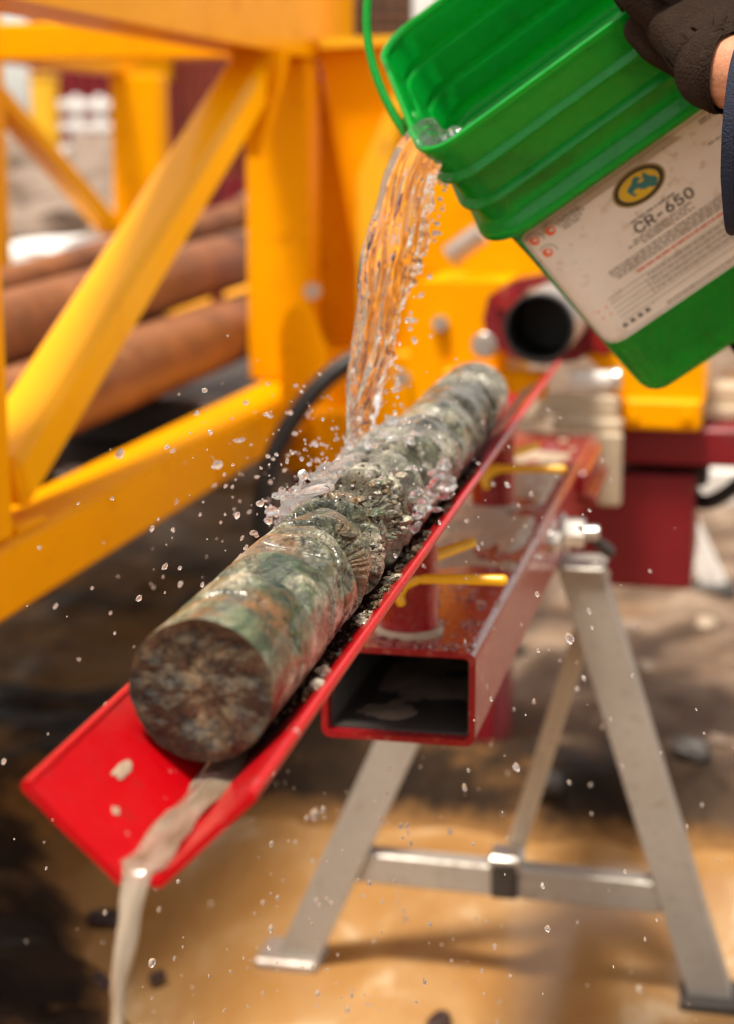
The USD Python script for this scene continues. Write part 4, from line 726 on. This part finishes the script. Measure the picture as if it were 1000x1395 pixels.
# ------------------------------------------------------------------ pipes in the frame
def casing(p, q, r, label):
    p, q = A(p), A(q); t = thing('casing_pipe', label, 'pipe', (p + q) / 2 - A([0, 0, r]), group='rusty pipes in the yellow frame'); obj('tube', pipe(p, q, r, .008, 48), 'rusty_steel', t)
    d = (q - p) / np.linalg.norm(q - p); obj('collar', pipe(q - d * .12, q - d * .001, r + .006, .005, 48), 'rusty_steel', t)
casing((-1.135, 1.2, .715), (-1.142, 4.5, .74), .072, 'lowest thick rusty pipe, just above the lower chord')
casing((-1.36, 1.6, .772), (-1.15, 4.6, .905), .064, 'thick rusty pipe lying on top of the lowest one')
casing((-1.28, 1.3, .705), (-1.29, 3.7, .720), .066, 'rusty pipe in the shade behind the lowest pipe')
casing((-1.62, 2.4, .78), (-1.27, 4.5, .98), .034, 'thinnest rusty pipe, uppermost in the frame')
casing((-1.70, 2.2, .715), (-1.50, 4.6, .80), .055, 'black-ended rusty pipe farthest left in the frame')
# white sack and tarp on the rack, spoil and rocks beyond
def pillow(c, s, seed, crumple=.06):
    t = trimesh.creation.icosphere(4, 1.0); v = t.vertices; v = np.sign(v) * np.abs(v) ** .6; n = meshkit.fbm(v * 2 + seed, 4, seed) - .5; v = v * (1 + crumple * 4 * n[:, None]) * A(s); t.vertices = v + c; return t
obj('white_sack', pillow(at(95, 350, 4.7), (.17, .20, .055), 3), 'white_cloth', smooth=True, label='white sack lying flat above the rusty pipes', cat='sack')
for k, (u, v_, Y, r) in enumerate(((55, 285, 7.0, .20), (120, 262, 7.4, .22), (165, 290, 6.8, .19), (95, 315, 6.4, .18), (35, 240, 7.8, .2), (150, 235, 8.2, .22), (180, 330, 6.2, .15), (20, 330, 6.3, .16), (200, 265, 7.4, .18))):
    lab_ = ['boulder with a pale crown between two darker ones', 'boulder behind the middle of the far brace', 'round brown boulder next to the lower end of the far brace', 'low boulder just above the white sack', 'boulder under the slanted white sheet', 'boulder under the white trailer rail', 'small boulder near the crossing of brace and pipes', 'small boulder at the frame post, left of the sack', 'boulder beside the far upright post'][k]
    obj('boulder', blob_rock(at(u, v_, Y), r, 500 + k, (1.2, 1, .85), .7, 3), 'rock', smooth=45, label=lab_, cat='boulder', group='boulders on the spoil heap')
gx, gy = np.meshgrid(np.linspace(-4.2, -.4, 60), np.linspace(5.6, 12, 60)); hh = 1.0 * np.exp(-((gx + 2.15) / 1.1) ** 2 - ((gy - 8.2) / 1.5) ** 2) * (1 + .5 * (meshkit.fbm(np.stack([gx * 2, gy * 2, 0 * gx], -1), 4, 2) - .5)) - .02
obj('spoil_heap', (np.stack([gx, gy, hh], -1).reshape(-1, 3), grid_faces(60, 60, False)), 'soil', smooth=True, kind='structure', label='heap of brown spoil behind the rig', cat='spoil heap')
tl = thing('trailer', 'white utility trailer with slatted side rails beyond the spoil heap', 'trailer', at(140, 250, 10.5))
for (u0, v0, u1, v1) in ((60, 136, 205, 150), (60, 166, 205, 178), (60, 196, 205, 212)): obj('side_rail', rect(u0, v0, u1, v1, 10.5, .04), 'white_paint', tl)
for u in (66, 98, 130, 162, 196): obj('stake', rect(u, 130, u + 10, 226, 10.56, .05), 'white_paint', tl)
obj('deck', rect(55, 212, 208, 228, 10.6, 1.6), 'white_paint', tl); obj('chassis', rect(60, 228, 200, 250, 10.7, 1.4), 'dark_steel', tl)
for u in (85, 170):
    q = at(u, 330, 10.9); w_ = obj('wheel', cyl(A([q[0] - .0, 10.75, .36]), A([q[0], 10.95, .36]), .36, 36, .04), 'black_rubber', tl); obj('rim', cyl(A([q[0], 10.735, .36]), A([q[0], 10.76, .36]), .2, 24), 'white_paint', w_)
sh = at(45, 225, 8.6); s_ = trimesh.creation.extrude_polygon(Polygon([(-.16, .16), (.02, .20), (.20, -.12), (.12, -.22), (-.06, -.1)]), .015, engine='earcut')
T = np.eye(4); T[:3, 0] = [1, 0, 0]; T[:3, 1] = [0, -.25, .97]; T[:3, 2] = [0, .97, .25]; T[:3, 3] = sh; s_ = s_.subdivide_to_size(.04); s_.vertices[:, 2] += .04 * (meshkit.fbm(s_.vertices * 9, 3, 6) - .5); s_.apply_transform(T)
obj('white_sheet', s_, 'white_cloth', smooth=40, label='crumpled white sheet slanting down beside the trailer', cat='sheet')
ct = thing('container', 'dark red corrugated container at the back of the site', 'container', (-3.6, 15, 0))
cw = []; xs_ = np.arange(-6.2, 1.4, .11)
for k, x in enumerate(xs_): cw.append(rngbox(x, x + .07, 14.96, 15.0, .12, 2.5, .01))
obj('corrugation', cat_(*cw), 'maroon_paint', ct, kind='stuff'); obj('body', rngbox(-6.3, 1.5, 15.001, 17.2, .1, 2.58, .02), 'maroon_paint', ct); obj('door_frame', rngbox(-3.32, -2.95, 14.90, 14.958, .12, 2.4, .01), 'dark_steel', ct); obj('door_panel', rngbox(-3.0 + .06, -2.62, 14.90, 14.958, .12, 2.4, .01), 'white_paint', ct)
yb = thing('bollard_post', 'bright yellow upright post between frame and container', 'post', at(54, 300, 9.0)); obj('shaft', rngbox(at(40, 110, 9.)[0], at(70, 110, 9.)[0], 9.0, 9.1, -.03, 1.50, .008), 'bright_yellow_paint', yb); obj('cap', rngbox(at(38, 110, 9.)[0], at(72, 110, 9.)[0], 8.99, 9.11, 1.5005, 1.52, .006), 'bright_yellow_paint', yb)
# loose stones on the ground behind the trestle
stone_px = [(880, 905, 'pale stone'), (700, 905, 'dark stone'), (935, 1060, 'black lump of mud'), (860, 850, 'grey stone'), (960, 860, 'flat stone'), (745, 1085, 'dark clod'), (975, 1030, 'orange clod'), (820, 985, 'brown stone')]
for k, (u, v_, nm) in enumerate(stone_px):
    r = ray(u, v_); p = EYE + r * (-EYE[2] + .06) / r[2]; rad = .018 + .007 * (k % 3); gh = float(ground_h(A([p[0]]), A([p[1]]))[0])
    obj('stone', blob_rock(A([p[0], p[1], gh + rad * .25]), rad, 700 + k, (1.3, 1, .7), .6, 3), 'dark_steel' if 'black' in nm or 'dark' in nm else ('pale_mud' if 'pale' in nm or 'flat' in nm else 'rock'), smooth=45,
        label=f"{nm} on the ground {['right of the trestle leg, largest there', 'left of the trestle strut', 'at the pool edge beside the right trestle leg', 'just below the dark red cabinet', 'at the far right below the cabinet', 'in the bank behind the trestle strut', 'on the bank at the far right', 'half hidden behind the right trestle leg'][k]}", cat='stone', group='loose stones behind the trestle')

for k, (u, v_, r, lb) in enumerate(((72, 1292, .030, 'largest dark mud clod at the near pool edge'), (150, 1250, .022, 'dark mud clod between the runoff and the largest clod'), (118, 1345, .026, 'flat dark mud clod nearest the camera at the pool edge'), (215, 1330, .012, 'tiny dark clod right of the falling runoff'), (600, 1388, .016, 'dark clod in the pool below the trestle bracket'), (45, 1215, .026, 'dark clod on the bank left of the trough tip'))):
    q = ray(u, v_); p = EYE + q * (-EYE[2] + .012) / q[2]; obj('mud_clod', blob_rock(p, r, 760 + k, (1.6, 1, .45), .8, 3), 'dark_slurry', smooth=40, label=lb, cat='mud clod', group='mud clods in and beside the pool')
# ------------------------------------------------------------------ person holding the bucket
W_L = A([-.030, 1.470, 1.199]); E_L = A([.235, 1.335, 1.165]); S_L = A([.50, 1.30, 1.425]); S_R = A([.52, 1.68, 1.425]); E_R = A([.34, 1.83, 1.14]); W_R = bl(.19, BD + .045, BW / 2 + .16)
hipL, hipR = A([.56, 1.40, .92]), A([.56, 1.58, .92]); kL, kR = A([.52, 1.36, .50]), A([.55, 1.62, .50]); aL, aR = A([.57, 1.34, .07]), A([.60, 1.66, .07])
per = thing('person', 'person in navy sleeve and brown glove tipping the green bucket', 'person', (.56, 1.5, 0))
L = lambda x, y, z: bl(x, y, z)
def hand(side):
    if side == 'L':
        L = lambda x, y, z: bl(x + .032, y - .004, z); kn = [L(.196, .018, -.030), L(.219, .012, -.034), L(.242, .012, -.034), L(.263, .020, -.030)]; wr = W_L; out = []
        mid = [L(.190, -.016, -.026), L(.216, -.024, -.028), L(.242, -.024, -.028), L(.266, -.014, -.026)]; pip = [L(.188, -.022, .008), L(.215, -.030, .010), L(.242, -.030, .010), L(.267, -.020, .008)]; tip = [L(.187, .018, .0205), L(.214, .022, .0205), L(.242, .022, .0205), L(.267, .014, .0205)]
        palm = Manifold.batch_hull([sph(kn[0], .013), sph(kn[3], .013), sph(L(.212, .072, -.030), .016), sph(L(.262, .085, -.030), .018), sph(wr, .025)])
        fing = [chain([kn[i], mid[i], pip[i], tip[i]], [.0115, .0105, .0100, .0085], 20) for i in range(4)]
        th = chain([L(.216, .074, -.034), L(.196, .056, -.036), L(.183, .034, -.030), L(.178, .016, -.022)], [.018, .014, .0125, .0100], 20)
        return palm, fing, th
    c = lambda x, dy, z: bl(x, BD + dy, z); kn = [c(.135, .016, .10 + .0), c(.158, .014, .096), c(.182, .014, .096), c(.204, .016, .10)]
    mid = [c(.133, .013, .065), c(.157, .013, .056), c(.182, .013, .058), c(.206, .013, .068)]; tip = [c(.131, .013, .040), c(.156, .013, .028), c(.182, .013, .030), c(.208, .013, .044)]
    palm = Manifold.batch_hull([sph(kn[0], .012), sph(kn[3], .012), sph(c(.145, .026, .165), .016), sph(c(.205, .026, .165), .016), sph(W_R, .024)])
    fing = [chain([kn[i], mid[i], tip[i]], [.0112, .0102, .0085], 20) for i in range(4)]; th = chain([c(.215, .024, .15), c(.235, .018, .12), c(.248, .014, .095)], [.016, .0115, .009], 20)
    return palm, fing, th
hL, hR = hand('L'), hand('R')
neck = A([.53, 1.49, 1.46]); headc = A([.475, 1.50, 1.66])
torso = [Manifold.batch_hull([sph(S_L + A([.02, .06, -.02]), .075), sph(S_R + A([.02, -.06, -.02]), .075), sph(A([.55, 1.39, 1.18]), .10), sph(A([.55, 1.59, 1.18]), .10)]), Manifold.batch_hull([sph(A([.55, 1.39, 1.18]), .10), sph(A([.55, 1.59, 1.18]), .10), sph(hipL, .105), sph(hipR, .105)])]
limbs = [chain([S_L, E_L, W_L], [.056, .044, .0285]), chain([S_R, E_R, W_R], [.056, .044, .0285]), chain([hipL, kL, aL], [.092, .060, .043]), chain([hipR, kR, aR], [.092, .060, .043]), chain([neck, headc - A([0, 0, .06])], [.058, .055]),
    Manifold.batch_hull([sph(headc + A([.01, 0, .03]), .092), sph(headc + A([-.03, 0, -.03]), .066), sph(headc + A([-.045, 0, -.095]), .032)]), chain([headc + A([-.085, 0, .01]), headc + A([-.112, 0, -.035])], [.010, .015], 14), ellips(headc + A([.01, .088, -.02]), (.008, .030, .018), (1, 0, .2)), ellips(headc + A([.01, -.088, -.02]), (.008, .030, .018), (1, 0, .2)),
    chain([aL, aL + A([-.15, .0, -.03])], [.045, .034]), chain([aR, aR + A([-.15, .0, -.03])], [.045, .034])]
body = flesh(torso + limbs + [hL[0], hL[2]] + hL[1] + [hR[0], hR[2]] + hR[1], .012, 10)
obj('body', body, 'skin', per, smooth=True)
for s in (-1, 1): obj('eye', tm(sph(headc + A([-.0905, s * .032, .012]), .011)), 'white_paint', per)
obj('mouth', tm(ellips(headc + A([-.083, 0, -.070]), (.020, .004, .006), (1, 0, 0))), 'ink_red', per); obj('hair', tm(sph(headc + A([.022, 0, .035]), .097) - sph(headc + A([-.075, 0, -.03]), .115) - Manifold.cube([.4, .4, .3], True).translate((headc + A([0, 0, -.18])).tolist())), 'hair', per)
# gloves: hull chains a little larger than the hand, with a knitted cuff
def inflate(palm_, fing_, th_, wr_, cuff, ext):
    palm_ = palm_.trim_by_plane((-(wr_ - cuff) / np.linalg.norm(wr_ - cuff)).tolist(), float(-(wr_ - cuff) @ (wr_ - (wr_ - cuff) * .12) / np.linalg.norm(wr_ - cuff)))
    t = flesh([palm_, th_] + fing_, .005, 6); t.vertices = t.vertices + t.vertex_normals * (.0042 + .0030 * (meshkit.fbm(t.vertices @ BM * A([60, 26, 60]), 4, 4) - .5))[:, None]; return t
obj('glove', inflate(hL[0], hL[1], hL[2], W_L, L(.235 + .032, .051, -.030), None), 'glove_knit', per, smooth=True); obj('glove', inflate(hR[0], hR[1], hR[2], W_R, bl(.175, BD + .026, .165), None), 'glove_knit', per, smooth=True)
for wr, src, el in ((W_L, L(.267, .051, -.030), E_L), (W_R, bl(.175, BD + .026, .165), E_R)):
    d = (wr - src) / np.linalg.norm(wr - src); d2 = (el - wr) / np.linalg.norm(el - wr); pts = spline([wr - d * .030, wr - d * .012, wr - d2 * .002, wr + d2 * .003, wr + d2 * .009], 30); rad = .0345 - .0022 * np.linspace(0, 1, 30) + .0011 * np.sin(np.linspace(0, 50, 30)); obj('glove_cuff', sweep(pts, rad, 40, caps=False), 'glove_knit', per, smooth=True)
# jacket with loose cuff, trousers, boots
def sleeve(pts, rs, seed, n=110, sides=80, th=.003):
    c = spline(pts, n); s = np.linspace(0, 1, n); r = np.interp(s, np.linspace(0, 1, len(rs)), rs); t = np.gradient(c, axis=0); t /= np.linalg.norm(t, axis=1, keepdims=True); a = np.linspace(0, 2 * np.pi, sides, endpoint=False); V = []
    for i in range(n):
        x, y, z = frame(t[i]); q = np.stack([np.cos(a) * 1.3, np.sin(a) * 1.3, np.full(sides, s[i] * 9)], -1); w = meshkit.fbm(q, 3, seed) - .5; w2 = meshkit.fbm(q * A([.6, .6, 3.2]), 3, seed + 1) - .5
        rr_ = r[i] * (1 + .16 * w + .10 * w2); V.append(c[i] + np.outer(np.cos(a) * rr_, x) + np.outer(np.sin(a) * rr_, y))
    V = A(V); inn_ = V.copy(); ce = V.mean(1, keepdims=True); d = ce - V; inn_ = V + d / np.linalg.norm(d, axis=-1, keepdims=True) * th
    allv = np.vstack([inn_[::-1].reshape(-1, 3), V.reshape(-1, 3)]); t_ = trimesh.Trimesh(allv, grid_faces(2 * n, sides), process=False); t_.fix_normals(); return t_, V
cuffc = at(1003, 190, 1.465)
sl, rings_ = sleeve([cuffc, cuffc + A([.09, -.03, -.005]), E_L + A([.01, 0, 0]), (E_L + S_L) / 2 + A([0, 0, .005]), S_L + A([.03, .03, .02])], [.074, .072, .074, .080, .095], 61)
jacket = obj('jacket_sleeve', sl, 'navy_cloth', per, smooth=True)
for k_ in (2, 5): obj('stitching', sweep(np.vstack([rings_[k_], rings_[k_][:1]]), .0008, 6), 'navy_cloth', jacket)
sl2, _ = sleeve([W_R + (E_R - W_R) * .25, E_R, (E_R + S_R) / 2, S_R + A([.03, -.03, .02])], [.058, .066, .078, .095], 65); obj('jacket_sleeve', sl2, 'navy_cloth', per, smooth=True)
jk = flesh([Manifold.batch_hull([sph(S_L + A([.02, .05, -.02]), .098), sph(S_R + A([.02, -.05, -.02]), .098), sph(A([.55, 1.39, 1.18]), .128), sph(A([.55, 1.59, 1.18]), .128)]), Manifold.batch_hull([sph(A([.55, 1.39, 1.18]), .128), sph(A([.55, 1.59, 1.18]), .128), sph(hipL + A([0, 0, -.02]), .128), sph(hipR + A([0, 0, -.02]), .128)])], .015, 6); obj('jacket', jk, 'navy_cloth', per, smooth=True)
obj('vest_band', lathe([(.246, 0), (.252, 0), (.252, .05), (.246, .05), (.246, 0)], A([.555, 1.49, 1.12]), (0, 0, 1), 48).apply_transform(trimesh.transformations.scale_matrix(.66, [.555, 1.49, 1.12], [1, 0, 0])), 'hi_vis', per)
obj('trousers', flesh([chain([hipL, kL + A([0, 0, .0]), aL + A([0, 0, .05])], [.115, .082, .068]), chain([hipR, kR, aR + A([0, 0, .05])], [.115, .082, .068])], .02, 4), 'navy_cloth', per, smooth=True)
for a_ in (aL, aR): obj('boot', flesh([chain([a_ + A([0, 0, .06]), a_ + A([.0, 0, .0]), a_ + A([-.15, 0, -.02])], [.062, .062, .048]), Manifold.batch_hull([sph(a_ + A([.02, 0, -.03]), .05), sph(a_ + A([-.16, 0, -.03]), .045)])], .015, 5), 'boot_leather', per, smooth=True)
hat = Manifold.batch_hull([sph(headc + A([.015, 0, .055]), .112)]) - Manifold.cube([.5, .5, .3], True).translate((headc + A([0, 0, -.110])).tolist()); obj('hard_hat', hat, 'white_paint', per); obj('hat_brim', cyl(headc + A([-.01, 0, .034]), headc + A([-.01, 0, .040]), .137, 48), 'white_paint', per)
